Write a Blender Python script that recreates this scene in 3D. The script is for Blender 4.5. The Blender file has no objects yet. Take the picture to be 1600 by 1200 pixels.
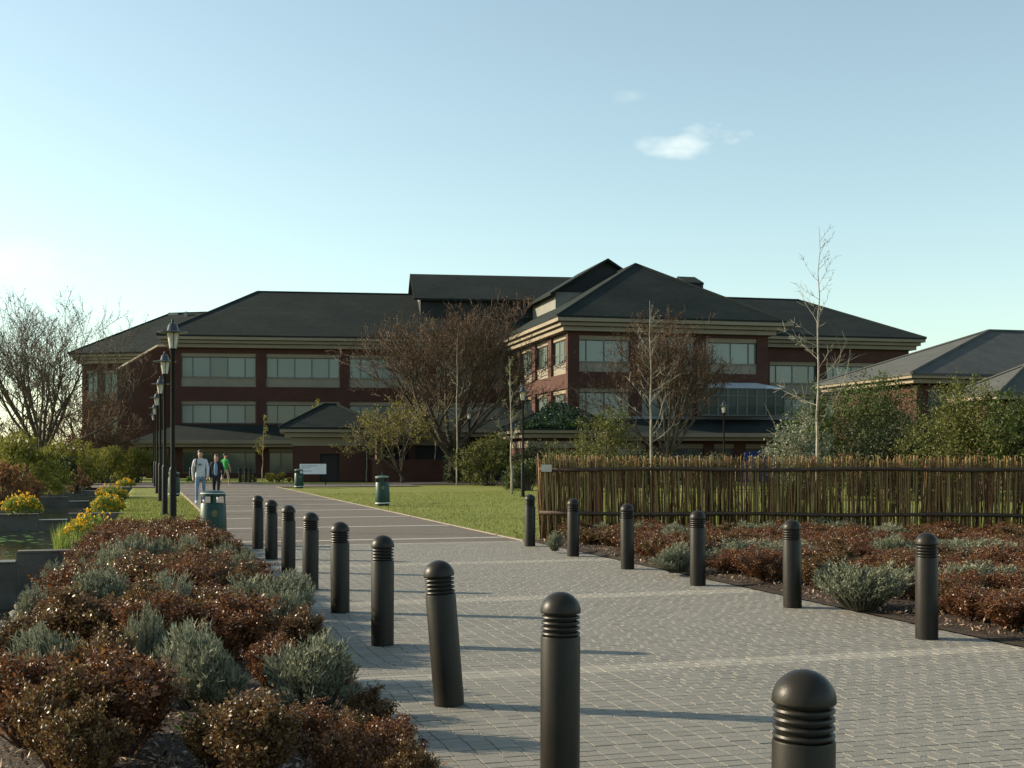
import bpy, math, random
from mathutils import Vector, Matrix
R = math.radians
SC = bpy.context.scene
COL = SC.collection

# ------------------------------------------------------------------ camera, sky, sun, exposure
F = 1950.0            # focal length in photo pixels (1600 wide)
HOR = 715.0           # horizon row
CAMH = 1.55
cd = bpy.data.cameras.new('camera'); cam = bpy.data.objects.new('camera', cd); COL.objects.link(cam)
cam.location = (0, 0, CAMH); cam.rotation_euler = (R(90), 0, 0)
cd.sensor_width = 36.0; cd.lens = 36.0*F/1600; cd.shift_y = (HOR-600)/1600.0
cd.clip_start = .05; cd.clip_end = 12000
SC.camera = cam
SUN_EL = R(22.5)
SUN_DIR = Vector((-.976*math.cos(SUN_EL), .216*math.cos(SUN_EL), math.sin(SUN_EL))).normalized()   # towards the sun
sd = bpy.data.lights.new('sun', 'SUN'); sd.energy = 5.0; sd.angle = R(.55); sd.color = (1.0, .85, .62)
sun = bpy.data.objects.new('sun', sd); COL.objects.link(sun)
sun.rotation_euler = SUN_DIR.to_track_quat('Z', 'Y').to_euler(); sun.location = (-40, 10, 40)
SC.view_settings.view_transform = 'Standard'; SC.view_settings.look = 'None'
SC.view_settings.exposure = 0.75; SC.view_settings.gamma = 1.0
SC.view_settings.use_curve_mapping = False

def pxdir(px, py): return Vector(((px-800)/F, 1.0, (HOR-py)/F))
W = bpy.data.worlds.new('World'); SC.world = W; W.use_nodes = True
nt = W.node_tree; nt.nodes.clear()
wo = nt.nodes.new('ShaderNodeOutputWorld'); bg = nt.nodes.new('ShaderNodeBackground')
sky = nt.nodes.new('ShaderNodeTexSky'); sky.sky_type = 'NISHITA'; sky.sun_disc = False
sky.sun_elevation = SUN_EL; sky.sun_rotation = math.atan2(SUN_DIR.x, SUN_DIR.y)
sky.air_density = 1.0; sky.dust_density = .7; sky.ozone_density = 1.6
bg.inputs['Strength'].default_value = .128
tc = nt.nodes.new('ShaderNodeTexCoord')
def wmath(op, a, b=None, c=None, clamp=False):
    n = nt.nodes.new('ShaderNodeMath'); n.operation = op; n.use_clamp = clamp
    for i, x in enumerate((a, b, c)):
        if x is None: continue
        if isinstance(x, (int, float)): n.inputs[i].default_value = x
        else: nt.links.new(x, n.inputs[i])
    return n.outputs[0]
def wdot(v):
    n = nt.nodes.new('ShaderNodeVectorMath'); n.operation = 'DOT_PRODUCT'
    nt.links.new(tc.outputs['Generated'], n.inputs[0]); n.inputs[1].default_value = v
    return n.outputs['Value']
wn = nt.nodes.new('ShaderNodeTexNoise'); wn.inputs['Scale'].default_value = 34; wn.inputs['Detail'].default_value = 6
wmp = nt.nodes.new('ShaderNodeMapping'); wmp.inputs['Scale'].default_value = (1, 1, 2.2)
nt.links.new(tc.outputs['Generated'], wmp.inputs['Vector']); nt.links.new(wmp.outputs[0], wn.inputs['Vector'])
def cloud(px, py, hw, hh, amt):
    d = pxdir(px, py).normalized(); r = Vector((d.y, -d.x, 0)).normalized(); u = r.cross(d).normalized()
    x = wmath('DIVIDE', wdot(r), hw/F); y = wmath('DIVIDE', wdot(u), hh/F)
    e = wmath('SQRT', wmath('ADD', wmath('POWER', wmath('ABSOLUTE', x), 2), wmath('POWER', wmath('ABSOLUTE', y), 2)))
    m = wmath('SUBTRACT', 1.0, e)
    m = wmath('ADD', m, wmath('MULTIPLY', wmath('SUBTRACT', wn.outputs['Fac'], .52), 2.6))
    m = wmath('MULTIPLY', m, amt, clamp=True)
    g = wmath('GREATER_THAN', wdot(d), .5)
    return wmath('MULTIPLY', m, g)
cm = wmath('MAXIMUM', cloud(1072, 224, 80, 26, .36), cloud(986, 148, 40, 16, .12))
cm = wmath('MAXIMUM', cm, cloud(20, 405, 120, 40, .16))
cm = wmath('MINIMUM', cm, .75)
mixw = nt.nodes.new('ShaderNodeMix'); mixw.data_type = 'RGBA'
hs = nt.nodes.new('ShaderNodeHueSaturation'); hs.inputs['Saturation'].default_value = .80
nt.links.new(sky.outputs['Color'], hs.inputs['Color'])
tint = nt.nodes.new('ShaderNodeMix'); tint.data_type = 'RGBA'; tint.blend_type = 'MULTIPLY'; tint.inputs['Factor'].default_value = 1
nt.links.new(hs.outputs['Color'], tint.inputs['A']); tint.inputs['B'].default_value = (.99, 1.06, .92, 1)
nt.links.new(cm, mixw.inputs['Factor']); nt.links.new(tint.outputs['Result'], mixw.inputs['A'])
mixw.inputs['B'].default_value = (6.6, 6.7, 6.0, 1)
nt.links.new(mixw.outputs['Result'], bg.inputs['Color']); nt.links.new(bg.outputs[0], wo.inputs['Surface'])

# ------------------------------------------------------------------ materials
MATS = {}
def mat(name, cols, scale=3.0, rough=.8, bump=0.0, bscale=None, island=0.0, spec=.4, metal=0.0, transl=0.0,
        stretch=(1, 1, 1), detail=5, courses=0.0, coat=0.0, big=0.0, local=False):
    m = bpy.data.materials.new(name); m.use_nodes = True
    t = m.node_tree; N = t.nodes; L = t.links
    bs = N['Principled BSDF']; out = N['Material Output']
    if local:
        tcn = N.new('ShaderNodeTexCoord'); src = tcn.outputs['Object']
    else:
        g = N.new('ShaderNodeNewGeometry'); src = g.outputs['Position']
    mp = N.new('ShaderNodeMapping'); mp.inputs['Scale'].default_value = stretch; L.new(src, mp.inputs['Vector'])
    nz = N.new('ShaderNodeTexNoise'); nz.inputs['Scale'].default_value = scale; nz.inputs['Detail'].default_value = detail
    nz.inputs['Roughness'].default_value = .65
    L.new(mp.outputs[0], nz.inputs['Vector'])
    fac = nz.outputs['Fac']
    def mth(op, a, b):
        n = N.new('ShaderNodeMath'); n.operation = op
        for i, x in enumerate((a, b)):
            if isinstance(x, (int, float)): n.inputs[i].default_value = x
            else: L.new(x, n.inputs[i])
        return n.outputs[0]
    if big:
        n2 = N.new('ShaderNodeTexNoise'); n2.inputs['Scale'].default_value = big; n2.inputs['Detail'].default_value = 3
        L.new(mp.outputs[0], n2.inputs['Vector'])
        fac = mth('ADD', mth('MULTIPLY', fac, .5), mth('MULTIPLY', n2.outputs['Fac'], .5))
    if island:
        gi = N.new('ShaderNodeNewGeometry'); oi = N.new('ShaderNodeObjectInfo')
        rr = mth('FRACT', mth('ADD', gi.outputs['Random Per Island'], oi.outputs['Random']), 0)
        fac = mth('ADD', mth('MULTIPLY', fac, 1-island), mth('MULTIPLY', rr, island))
    cr = N.new('ShaderNodeValToRGB'); L.new(fac, cr.inputs['Fac'])
    el = cr.color_ramp.elements
    lo, hi = (.3, .7) if island < .5 else (.08, .92)
    n = len(cols)
    while len(el) < n: el.new(.5)
    for i, c in enumerate(cols):
        el[i].position = lo + (hi-lo)*i/max(1, n-1); el[i].color = (*c, 1)
    L.new(cr.outputs['Color'], bs.inputs['Base Color'])
    bs.inputs['Roughness'].default_value = rough; bs.inputs['Metallic'].default_value = metal
    bs.inputs['Specular IOR Level'].default_value = spec
    if coat: bs.inputs['Coat Weight'].default_value = coat
    if bump or courses:
        b = N.new('ShaderNodeBump'); b.inputs['Strength'].default_value = min(1, bump if bump else .4); b.inputs['Distance'].default_value = .02
        n3 = N.new('ShaderNodeTexNoise'); n3.inputs['Scale'].default_value = bscale or scale*6; n3.inputs['Detail'].default_value = 4
        L.new(mp.outputs[0], n3.inputs['Vector'])
        h = n3.outputs['Fac']
        if courses:
            w = N.new('ShaderNodeTexWave'); w.wave_type = 'BANDS'; w.bands_direction = 'Z'; w.wave_profile = 'SAW'
            w.inputs['Scale'].default_value = courses; w.inputs['Distortion'].default_value = .6
            L.new(src, w.inputs['Vector']); h = mth('ADD', h, w.outputs['Fac'])
        L.new(h, b.inputs['Height']); L.new(b.outputs[0], bs.inputs['Normal'])
    if transl:
        tr = N.new('ShaderNodeBsdfTranslucent'); L.new(cr.outputs['Color'], tr.inputs['Color'])
        mx = N.new('ShaderNodeMixShader'); mx.inputs[0].default_value = transl
        L.new(bs.outputs[0], mx.inputs[1]); L.new(tr.outputs[0], mx.inputs[2]); L.new(mx.outputs[0], out.inputs['Surface'])
    MATS[name] = m
    return m
M = MATS
mat('grass', [(.10, .125, .011), (.142, .158, .016), (.172, .184, .027)], 1.3, .9, .8, 60, big=.25)
mat('grass_blade', [(.085, .12, .012), (.14, .165, .024), (.185, .19, .042)], 2, .7, island=.7, transl=.35)
mat('field', [(.09, .12, .03), (.14, .16, .045)], .05, .9)
mat('soil', [(.012, .008, .005), (.03, .019, .012), (.06, .039, .025)], 9, .95, .9, 60)
mat('bank', [(.06, .05, .028), (.13, .115, .055), (.19, .16, .08)], 5, .95, .9, 50)
mat('chip', [(.04, .022, .013), (.15, .082, .045), (.42, .30, .20)], 9, .6, island=.9, spec=.6)
mat('joint', [(.095, .07, .045), (.15, .112, .072)], 14, .95)
mat('paver', [(.155, .145, .122), (.183, .172, .147), (.212, .197, .168)], 1.1, .72, .35, 90, island=.5, spec=.5, big=.35)
mat('paver_pale', [(.225, .21, .178), (.262, .244, .208), (.29, .268, .226)], 1.1, .75, .35, 90, island=.5)
mat('asphalt', [(.112, .092, .076), (.136, .114, .095)], 2.5, .85, .6, 220, big=.3)
mat('stone_strip', [(.40, .37, .32), (.50, .46, .40)], 6, .85)
mat('concrete', [(.06, .055, .048), (.095, .088, .075), (.13, .12, .105)], 1.7, .85, .4, 40)
mat('brick', [(.048, .019, .014), (.067, .027, .019), (.088, .037, .027)], 1.5, .9, .25, 30, stretch=(1, 1, 2.2), courses=1.3, big=.3)
mat('stone_trim', [(.205, .168, .12), (.27, .225, .165)], 1.0, .85, stretch=(.4, .4, 3))
mat('panel', [(.20, .178, .138), (.24, .215, .168)], .8, .7)
mat('slate', [(.011, .0165, .0155), (.019, .0255, .024), (.030, .036, .033)], 1.6, .9, .6, 14, courses=1.6, stretch=(1, 1, 2.5), big=.25, spec=.12)
mat('roof_light', [(.062, .066, .064), (.088, .091, .086)], 1.2, .85, courses=1.6, spec=.15)
mat('lead', [(.17, .18, .19), (.24, .25, .26)], 1.5, .5)
mat('clad', [(.16, .16, .14), (.22, .215, .19)], .7, .7)
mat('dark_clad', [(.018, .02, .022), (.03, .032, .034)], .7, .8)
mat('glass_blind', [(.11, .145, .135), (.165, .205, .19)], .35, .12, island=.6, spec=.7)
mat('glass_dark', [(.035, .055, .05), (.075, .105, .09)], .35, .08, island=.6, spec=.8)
mat('frame', [(.10, .10, .09), (.14, .135, .12)], 2, .6)
mat('frame_pale', [(.30, .285, .24), (.38, .36, .31)], 2, .6)
mat('glass_roof', [(.45, .52, .56), (.6, .66, .69)], 1, .15, spec=.8)
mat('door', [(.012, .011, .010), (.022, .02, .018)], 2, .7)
mat('bollard', [(.014, .012, .0095), (.022, .019, .015)], 6, .40, .05, 150, spec=.2, local=True)
mat('bollard_core', [(.008, .008, .007), (.014, .013, .012)], 6, .8)
mat('post_black', [(.010, .010, .009), (.016, .016, .014)], 5, .5, spec=.12)
mat('lamp_metal', [(.03, .034, .034), (.05, .054, .052)], 5, .25, spec=.8, metal=.3)
mat('lamp_glass', [(.42, .40, .35), (.6, .57, .50)], 5, .12, spec=.9)
mat('bin_green', [(.002, .028, .02), (.004, .042, .03)], 4, .42, spec=.4, local=True)
mat('bin_dark', [(.006, .012, .010), (.01, .018, .015)], 4, .6)
mat('bin_white', [(.55, .57, .55), (.68, .69, .66)], 4, .4)
mat('gold', [(.20, .14, .035), (.30, .21, .06)], 20, .5, spec=.5)
mat('stake', [(.04, .017, .008), (.12, .05, .019), (.21, .105, .036), (.21, .16, .05), (.32, .225, .10)], 7, .75, .5, 40, island=.75)
mat('log', [(.035, .022, .014), (.075, .047, .03)], 4, .75, .6, 30)
mat('sprout', [(.14, .055, .018), (.22, .14, .035), (.20, .23, .06)], 4, .7, island=.85, transl=.3)
mat('plate', [(.42, .38, .32), (.52, .48, .42)], 10, .6)
mat('bark', [(.035, .026, .018), (.075, .058, .04), (.12, .095, .065)], 6, .9, .7, 30, stretch=(1, 1, .4))
mat('bark_pale', [(.15, .13, .10), (.26, .235, .19), (.36, .33, .28)], 6, .85, .4, 30, stretch=(1, 1, .5))
mat('twig_brown', [(.045, .026, .015), (.075, .046, .026), (.11, .072, .042)], 3, .8, island=.5)
mat('twig_grey', [(.06, .045, .028), (.10, .078, .05), (.15, .12, .085)], 3, .8, island=.5)
mat('bud_brown', [(.075, .035, .016), (.12, .062, .028), (.16, .10, .045)], 3, .8, island=.7, transl=.3)
mat('leaf_yellow', [(.16, .14, .02), (.27, .24, .045), (.33, .30, .08)], 3, .7, island=.7, transl=.35)
mat('leaf_olive', [(.045, .052, .011), (.095, .105, .021), (.16, .16, .038)], 1.2, .7, island=.6, transl=.3)
mat('leaf_willow', [(.09, .095, .012), (.17, .17, .022), (.24, .23, .04)], 1.2, .7, island=.6, transl=.35)
mat('leaf_green', [(.025, .04, .009), (.055, .08, .016), (.10, .125, .028)], 1.0, .65, island=.55, transl=.3)
mat('leaf_dark', [(.011, .018, .006), (.024, .036, .010), (.045, .06, .017)], 1.0, .6, island=.55, transl=.2)
mat('leaf_grey', [(.10, .12, .07), (.18, .20, .13), (.26, .28, .20)], 1.5, .65, island=.6, transl=.25)
mat('ivy', [(.02, .04, .012), (.05, .085, .022), (.11, .15, .04)], 3, .35, island=.6, spec=.7)
mat('leaf_red', [(.045, .015, .007), (.105, .036, .014), (.17, .068, .023), (.23, .125, .042)], 3, .42, island=.75, spec=.5, transl=.3)
mat('leaf_bronze', [(.045, .024, .009), (.10, .048, .016), (.16, .088, .03), (.15, .12, .04)], 3, .42, island=.75, spec=.5, transl=.3)
mat('stem_red', [(.05, .022, .012), (.09, .042, .022)], 5, .7)
mat('silver', [(.12, .13, .078), (.205, .218, .142), (.31, .32, .222)], 4, .8, island=.6, transl=.2)
mat('stem_grey', [(.055, .05, .035), (.10, .09, .06)], 5, .8)
mat('flower', [(.62, .30, .008), (.78, .46, .012), (.85, .58, .03)], 5, .6, island=.8, transl=.3)
mat('reed', [(.10, .15, .02), (.18, .24, .04), (.24, .27, .07)], 5, .6, island=.7, transl=.3)
mat('weed', [(.05, .13, .015), (.10, .22, .03)], 5, .6, island=.7, transl=.3)
mat('rust_leaf', [(.14, .05, .018), (.23, .10, .035), (.27, .17, .06)], 3, .7, island=.7, transl=.3)
mat('stone', [(.14, .125, .10), (.24, .22, .18), (.34, .31, .27)], 4, .85, .5, 30, island=.6)
mat('sign_white', [(.60, .63, .64), (.68, .70, .71)], 3, .5)
mat('sign_grey', [(.22, .24, .26), (.3, .32, .34)], 3, .6)
mat('blue_tarp', [(.008, .02, .11), (.014, .035, .16)], 3, .6)
mat('skin', [(.42, .24, .165), (.50, .30, .21)], 5, .55)
mat('hair_dark', [(.018, .012, .009), (.035, .024, .017)], 30, .6)
mat('hair_brown', [(.10, .055, .03), (.16, .09, .05)], 30, .6)
mat('hoodie', [(.42, .43, .46), (.52, .53, .56)], 6, .9)
mat('jeans', [(.10, .16, .25), (.17, .24, .34)], 8, .9)
mat('dark_cloth', [(.012, .012, .016), (.024, .024, .03)], 8, .9)
mat('blue_cloth', [(.14, .22, .34), (.2, .28, .4)], 8, .9)
mat('green_cloth', [(.02, .24, .05), (.035, .32, .07)], 8, .85)
mat('khaki', [(.38, .30, .21), (.46, .37, .27)], 8, .9)
mat('shoe', [(.55, .53, .5), (.65, .63, .6)], 8, .7)
mat('print', [(.10, .11, .15), (.14, .15, .19)], 8, .9)
# water
def water_mat():
    m = mat('water', [(.010, .014, .010), (.022, .028, .016)], .6, .06, spec=.5)
    t = m.node_tree; N = t.nodes; L = t.links; bs = N['Principled BSDF']
    g = N.new('ShaderNodeNewGeometry'); nz = N.new('ShaderNodeTexNoise'); nz.inputs['Scale'].default_value = 4.5; nz.inputs['Detail'].default_value = 3
    L.new(g.outputs['Position'], nz.inputs['Vector'])
    b = N.new('ShaderNodeBump'); b.inputs['Strength'].default_value = .35; b.inputs['Distance'].default_value = .03
    L.new(nz.outputs['Fac'], b.inputs['Height']); L.new(b.outputs[0], bs.inputs['Normal'])
water_mat()

# ------------------------------------------------------------------ helpers
rnd = random.Random(7)
class MB:
    def __init__(s): s.v = []; s.f = []; s.m = []
    def add(s, vs, fs, mi=0):
        o = len(s.v); s.v.extend([tuple(x) for x in vs]); s.f.extend([tuple(i+o for i in f) for f in fs]); s.m.extend([mi]*len(fs))
    def box(s, x0, x1, y0, y1, z0, z1, fr=None, mi=0):
        vs = [(x, y, z) for x in (x0, x1) for y in (y0, y1) for z in (z0, z1)]
        if fr: vs = [fr.pt(*v) for v in vs]
        s.add(vs, [(0, 1, 3, 2), (4, 6, 7, 5), (0, 4, 5, 1), (2, 3, 7, 6), (0, 2, 6, 4), (1, 5, 7, 3)], mi)
    def tube(s, pts, rs, n=6, cap=True, mi=0):
        pts = [Vector(p) for p in pts]; o = len(s.v); k = len(pts)
        up = Vector((.31, .17, .93))
        for i, p in enumerate(pts):
            t = (pts[min(i+1, k-1)]-pts[max(i-1, 0)])
            if t.length < 1e-9: t = Vector((0, 0, 1))
            t.normalize()
            a = t.cross(up if abs(t.dot(up)) < .95 else Vector((1, 0, 0))).normalized(); b = t.cross(a)
            for j in range(n):
                th = 2*math.pi*j/n
                s.v.append(tuple(p+(a*math.cos(th)+b*math.sin(th))*rs[i]))
        for i in range(k-1):
            for j in range(n):
                j2 = (j+1) % n
                s.f.append((o+i*n+j, o+i*n+j2, o+(i+1)*n+j2, o+(i+1)*n+j)); s.m.append(mi)
        if cap:
            s.f.append(tuple(o+(k-1)*n+j for j in range(n))); s.m.append(mi)
            s.f.append(tuple(o+j for j in reversed(range(n)))); s.m.append(mi)
    def lathe(s, prof, n=24, sx=1.0, sy=1.0, mi=0, c=(0, 0, 0), close=True):
        o = len(s.v)
        for r, z in prof:
            for j in range(n):
                th = 2*math.pi*j/n
                s.v.append((c[0]+r*math.cos(th)*sx, c[1]+r*math.sin(th)*sy, c[2]+z))
        for i in range(len(prof)-1):
            for j in range(n):
                j2 = (j+1) % n
                s.f.append((o+i*n+j, o+i*n+j2, o+(i+1)*n+j2, o+(i+1)*n+j)); s.m.append(mi)
        if close:
            k = len(prof)-1
            s.f.append(tuple(o+k*n+j for j in range(n))); s.m.append(mi)
            s.f.append(tuple(o+j for j in reversed(range(n)))); s.m.append(mi)
    def leaf(s, p, d, w, l, nrm, mi=0):
        d = d.normalized(); sd_ = d.cross(nrm)
        if sd_.length < 1e-5: sd_ = d.cross(Vector((.3, .5, .8)))
        sd_.normalize(); o = len(s.v)
        s.v.extend([tuple(p), tuple(p+d*l*.5+sd_*w*.5), tuple(p+d*l), tuple(p+d*l*.5-sd_*w*.5)])
        s.f.append((o, o+1, o+2, o+3)); s.m.append(mi)
    def tri(s, p, d, w, l, nrm, mi=0):
        d = d.normalized(); sd_ = d.cross(nrm)
        if sd_.length < 1e-5: sd_ = d.cross(Vector((.3, .5, .8)))
        sd_.normalize(); o = len(s.v)
        s.v.extend([tuple(p+sd_*w*.5), tuple(p+d*l), tuple(p-sd_*w*.5)]); s.f.append((o, o+1, o+2)); s.m.append(mi)
    def mesh(s, name, mats, off=(0, 0, 0), smooth=False):
        me = bpy.data.meshes.new(name)
        ox, oy, oz = off
        me.from_pydata([(a-ox, b-oy, c-oz) for a, b, c in s.v], [], s.f)
        if not isinstance(mats, (list, tuple)): mats = [mats]
        for m in mats: me.materials.append(M[m])
        if len(mats) > 1: me.polygons.foreach_set('material_index', s.m)
        if smooth: me.polygons.foreach_set('use_smooth', [True]*len(me.polygons))
        me.update(); return me
def wloc(o):
    v = Vector((0, 0, 0))
    while o is not None: v += Vector(o.location); o = o.parent
    return v
def tag(o, label=None, cat=None, group=None, kind=None):
    if label: o['label'] = label
    if cat: o['category'] = cat
    if group: o['group'] = group
    if kind: o['kind'] = kind
    return o
def obj(name, mb, mats, parent=None, smooth=False, local=False):
    off = (0, 0, 0) if (parent is None or local) else tuple(wloc(parent))
    o = bpy.data.objects.new(name, mb.mesh(name, mats, off, smooth)); COL.objects.link(o); o.parent = parent
    return o
def put(name, me, parent=None):
    o = bpy.data.objects.new(name, me); COL.objects.link(o); o.parent = parent; return o
def thing(name, label, cat, loc=(0, 0, 0), rz=0.0, group=None, scale=None):
    o = bpy.data.objects.new(name, None); COL.objects.link(o); o.location = loc; o.rotation_euler = (0, 0, rz)
    o.empty_display_size = .2
    if scale: o.scale = scale if isinstance(scale, (tuple, list)) else (scale,)*3
    return tag(o, label, cat, group)
def copy_tree(o, parent=None):
    c = o.copy(); COL.objects.link(c); c.parent = parent
    for ch in list(o.children): copy_tree(ch, c)
    return c
def autosmooth(o, ang=35):
    me = o.data; me.polygons.foreach_set('use_smooth', [True]*len(me.polygons))
    me.set_sharp_from_angle(angle=R(ang))

def gp(px, py, z=0.0):
    t = (CAMH-z)*F/(py-HOR); return Vector(((px-800)/F*t, t, z))
def at(px, py, Y):
    return Vector(((px-800)/F*Y, Y, CAMH+(HOR-py)/F*Y))
def proj(p): return (800+F*p[0]/p[1], HOR-F*(p[2]-CAMH)/p[1])
PA = math.atan(.295)
D2 = Vector((-math.sin(PA), math.cos(PA), 0)); N2 = Vector((math.cos(PA), math.sin(PA), 0))
def uv(u, v, z=0.0): p = D2*u+N2*v; return Vector((p.x, p.y, z))
def touv(p): return (p[0]*D2.x+p[1]*D2.y, p[0]*N2.x+p[1]*N2.y)
class Frame:
    def __init__(s, px, Y, ang):
        s.o = Vector(((px-800)/F*Y, Y, 0)); a = R(ang)
        s.a = Vector((math.cos(a), math.sin(a), 0)); s.b = Vector((-math.sin(a), math.cos(a), 0))
    def pt(s, x, y, z): p = s.o+s.a*x+s.b*y; return (p.x, p.y, z)
    def hit(s, px, py, b=0.0):
        d = pxdir(px, py); k = (s.o.dot(s.b)+b)/(d.x*s.b.x+d.y*s.b.y)
        p = d*k; return ((p-s.o).dot(s.a), CAMH+d.z*k)
    def S(s, px, b=0.0): return s.hit(px, 600, b)[0]
    def Z(s, px, py, b=0.0): return s.hit(px, py, b)[1]

# ------------------------------------------------------------------ terrain
def sstep(x, a, b):
    t = max(0.0, min(1.0, (x-a)/(b-a))); return t*t*(3-2*t)
POND_U0, POND_U1 = -6.0, 82.0
WALL_U = [22.0, 36.4, 50.7, 65.0, 79.4]
def gz(u, v):
    z = 0.0
    if 2 < u < 24 and v > -3 and v < 1.6:
        m = sstep(u, 2, 5)*(1-sstep(u, 20, 23.5))*sstep(v, -1.4, -.2)*(1-sstep(v, .7, 1.35))
        z += .17*m
    if POND_U0-1 < u < POND_U1+1:
        e = -.95 if u < 21.8 else -.62
        w = 1.5 if u < 21.8 else .55
        k = (1-sstep(v, e-w, e))*sstep(v, -5.6, -4.4)*sstep(u, POND_U0-1, POND_U0)*(1-sstep(u, POND_U1, POND_U1+1))
        z -= 1.25*k
        if v < -4.4: z += .15*(1-sstep(v, -7, -5.2))*0
    return z
us = [-3000, -600, -150, -40, -12] + [-10+.5*i for i in range(0, 24)] + [2+.25*i for i in range(0, 88)] + [24+.6*i for i in range(0, 102)] + [90, 110, 150, 250, 600, 1500, 6000]
vs = [-6000, -1500, -400, -120, -40, -15, -9, -7] + [-6+.2*i for i in range(0, 41)] + [3, 5, 8, 14, 25, 60, 150, 500, 1500, 6000]
def sheet(name, us, vs, mats, dz, cond=None):
    mb = MB(); idx = {}
    nv = len(vs)
    for i in range(len(us)-1):
        for j in range(nv-1):
            if cond and not cond((us[i]+us[i+1])/2, (vs[j]+vs[j+1])/2): continue
            q = []
            for a, b in ((i, j), (i, j+1), (i+1, j+1), (i+1, j)):
                if (a, b) not in idx:
                    idx[(a, b)] = len(mb.v); mb.v.append(tuple(uv(us[a], vs[b], gz(us[a], vs[b])+dz)))
                q.append(idx[(a, b)])
            mb.f.append(tuple(q)); mb.m.append(0)
    o = obj(name, mb, mats, smooth=True); tag(o, kind='structure'); return o
sheet('lawn', us, vs, 'grass', -.03)
sheet('left_bed_soil', us, vs, 'soil', -.014, lambda u, v: 2 < u < 23.2 and -1.3 < v < 1.6)
sheet('pond_bank', us, vs, 'bank', -.018, lambda u, v: -8 < u < 82 and ((-2.8 < v < (-1.3 if u < 22 else -.7)) or -6 < v < -4.2))
# water basins
for k, (u0, u1, z) in enumerate([(-6, WALL_U[0], -.92), (WALL_U[0], WALL_U[1], -.44), (WALL_U[1], WALL_U[2], -.30), (WALL_U[2], WALL_U[3], -.28), (WALL_U[3], WALL_U[4], -.26)]):
    mb = MB(); mb.add([uv(u0+.02, -6, z), uv(u0+.02, -.5, z), uv(u1-.02, -.5, z), uv(u1-.02, -6, z)], [(0, 1, 2, 3)])
    tag(obj('pond_water', mb, 'water'), kind='structure')

# ------------------------------------------------------------------ path
VL, VR = 1.45, 6.85          # left and right edge of the paving
U_END = 22.1                 # end of the block paving
def quad(mb, u0, u1, v0, v1, z): mb.add([uv(u0, v0, z), uv(u0, v1, z), uv(u1, v1, z), uv(u1, v0, z)], [(0, 1, 2, 3)])
mb = MB(); quad(mb, -6, U_END, VL-.05, VR+.02, .0)
paving = obj('paved_path', mb, 'joint'); tag(paving, kind='structure')
BANDS = [8.55+4.6*k-4.6 for k in range(-1, 4)]
PW, PL = .128, .098
prs = random.Random(11)
cells = []
row = 0; u = -5.0; drift = 0.0
while u < U_END-.02:
    drift += prs.uniform(-.006, .006)
    if prs.random() < .12: drift += prs.uniform(-.03, .03)
    pale = any(abs(u+PL/2-b) < .17 for b in BANDS) or u > U_END-.2
    v = VL-.02+(drift % PW)-PW; half = ((row % 2)*.5+prs.choice((0, 0, .18, -.15)))*PW
    while v < VR:
        w = PW
        v0, v1 = v, v+PW
        vc = v+PW/2
        if vc > 3.3: v0 += half; v1 += half
        elif vc+PW > 3.3: v1 += half
        v0c, v1c = max(v0, VL-.04), min(v1, VR)
        if v1c-v0c > .03: cells.append((u, u+PL, v0c, v1c, pale))
        v += PW
    u += PL; row += 1
vis = []
for i, c in enumerate(cells):
    p = uv((c[0]+c[1])/2, (c[2]+c[3])/2)
    if p.y < 4: continue
    x, y = proj(p)
    if 10 < x < 1590 and y < 1192 and c[3]-c[2] > .12 and not (x < 640): vis.append((p.y, i))
vis.sort(); near = set(i for _, i in vis[:300])
JG = .003
def paver_mesh(w, l, name, m):
    mb = MB(); h = .0055; be = .0012
    for z, k in ((0, 0), (h-be, 0), (h, be)):
        mb.v += [(-w/2+k, -l/2+k, z), (w/2-k, -l/2+k, z), (w/2-k, l/2-k, z), (-w/2+k, l/2-k, z)]
    for r_ in (0, 4):
        for j in range(4): mb.f.append((r_+j, r_+(j+1) % 4, r_+4+(j+1) % 4, r_+4+j)); mb.m.append(0)
    mb.f.append((8, 9, 10, 11)); mb.m.append(0)
    return mb.mesh(name, m)
me_p = paver_mesh(PW-2*JG, PL-2*JG, 'paver', 'paver'); me_pp = paver_mesh(PW-2*JG, PL-2*JG, 'paver', 'paver_pale')
fm, fp = MB(), MB()
for i, (u0, u1, v0, v1, pale) in enumerate(cells):
    dz = prs.uniform(-.0015, .0015)
    if i in near:
        o = put('paver', me_pp if pale else me_p, paving)
        o.location = uv((u0+u1)/2, (v0+v1)/2, .002+dz); o.rotation_euler = (prs.uniform(-.005, .005), prs.uniform(-.005, .005), PA+prs.uniform(-.006, .006)); o.scale = ((v1-v0-2*JG)/(PW-2*JG), 1, 1)
    else:
        mbx = fp if pale else fm; h = .0065+dz*.6; be = .0012; ta = prs.uniform(-.0006, .0006); tb = prs.uniform(-.0006, .0006)
        vv = [uv(u0+JG, v0+JG, .001), uv(u0+JG, v1-JG, .001), uv(u1-JG, v1-JG, .001), uv(u1-JG, v0+JG, .001),
              uv(u0+JG+be, v0+JG+be, h+ta), uv(u0+JG+be, v1-JG-be, h+tb), uv(u1-JG-be, v1-JG-be, h-ta), uv(u1-JG-be, v0+JG+be, h-tb)]
        mbx.add(vv, [(0, 1, 5, 4), (1, 2, 6, 5), (2, 3, 7, 6), (3, 0, 4, 7), (4, 5, 6, 7)])
tag(obj('paver_field', fm, 'paver', paving), kind='stuff'); tag(obj('paver_band', fp, 'paver_pale', paving), kind='stuff')
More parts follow.
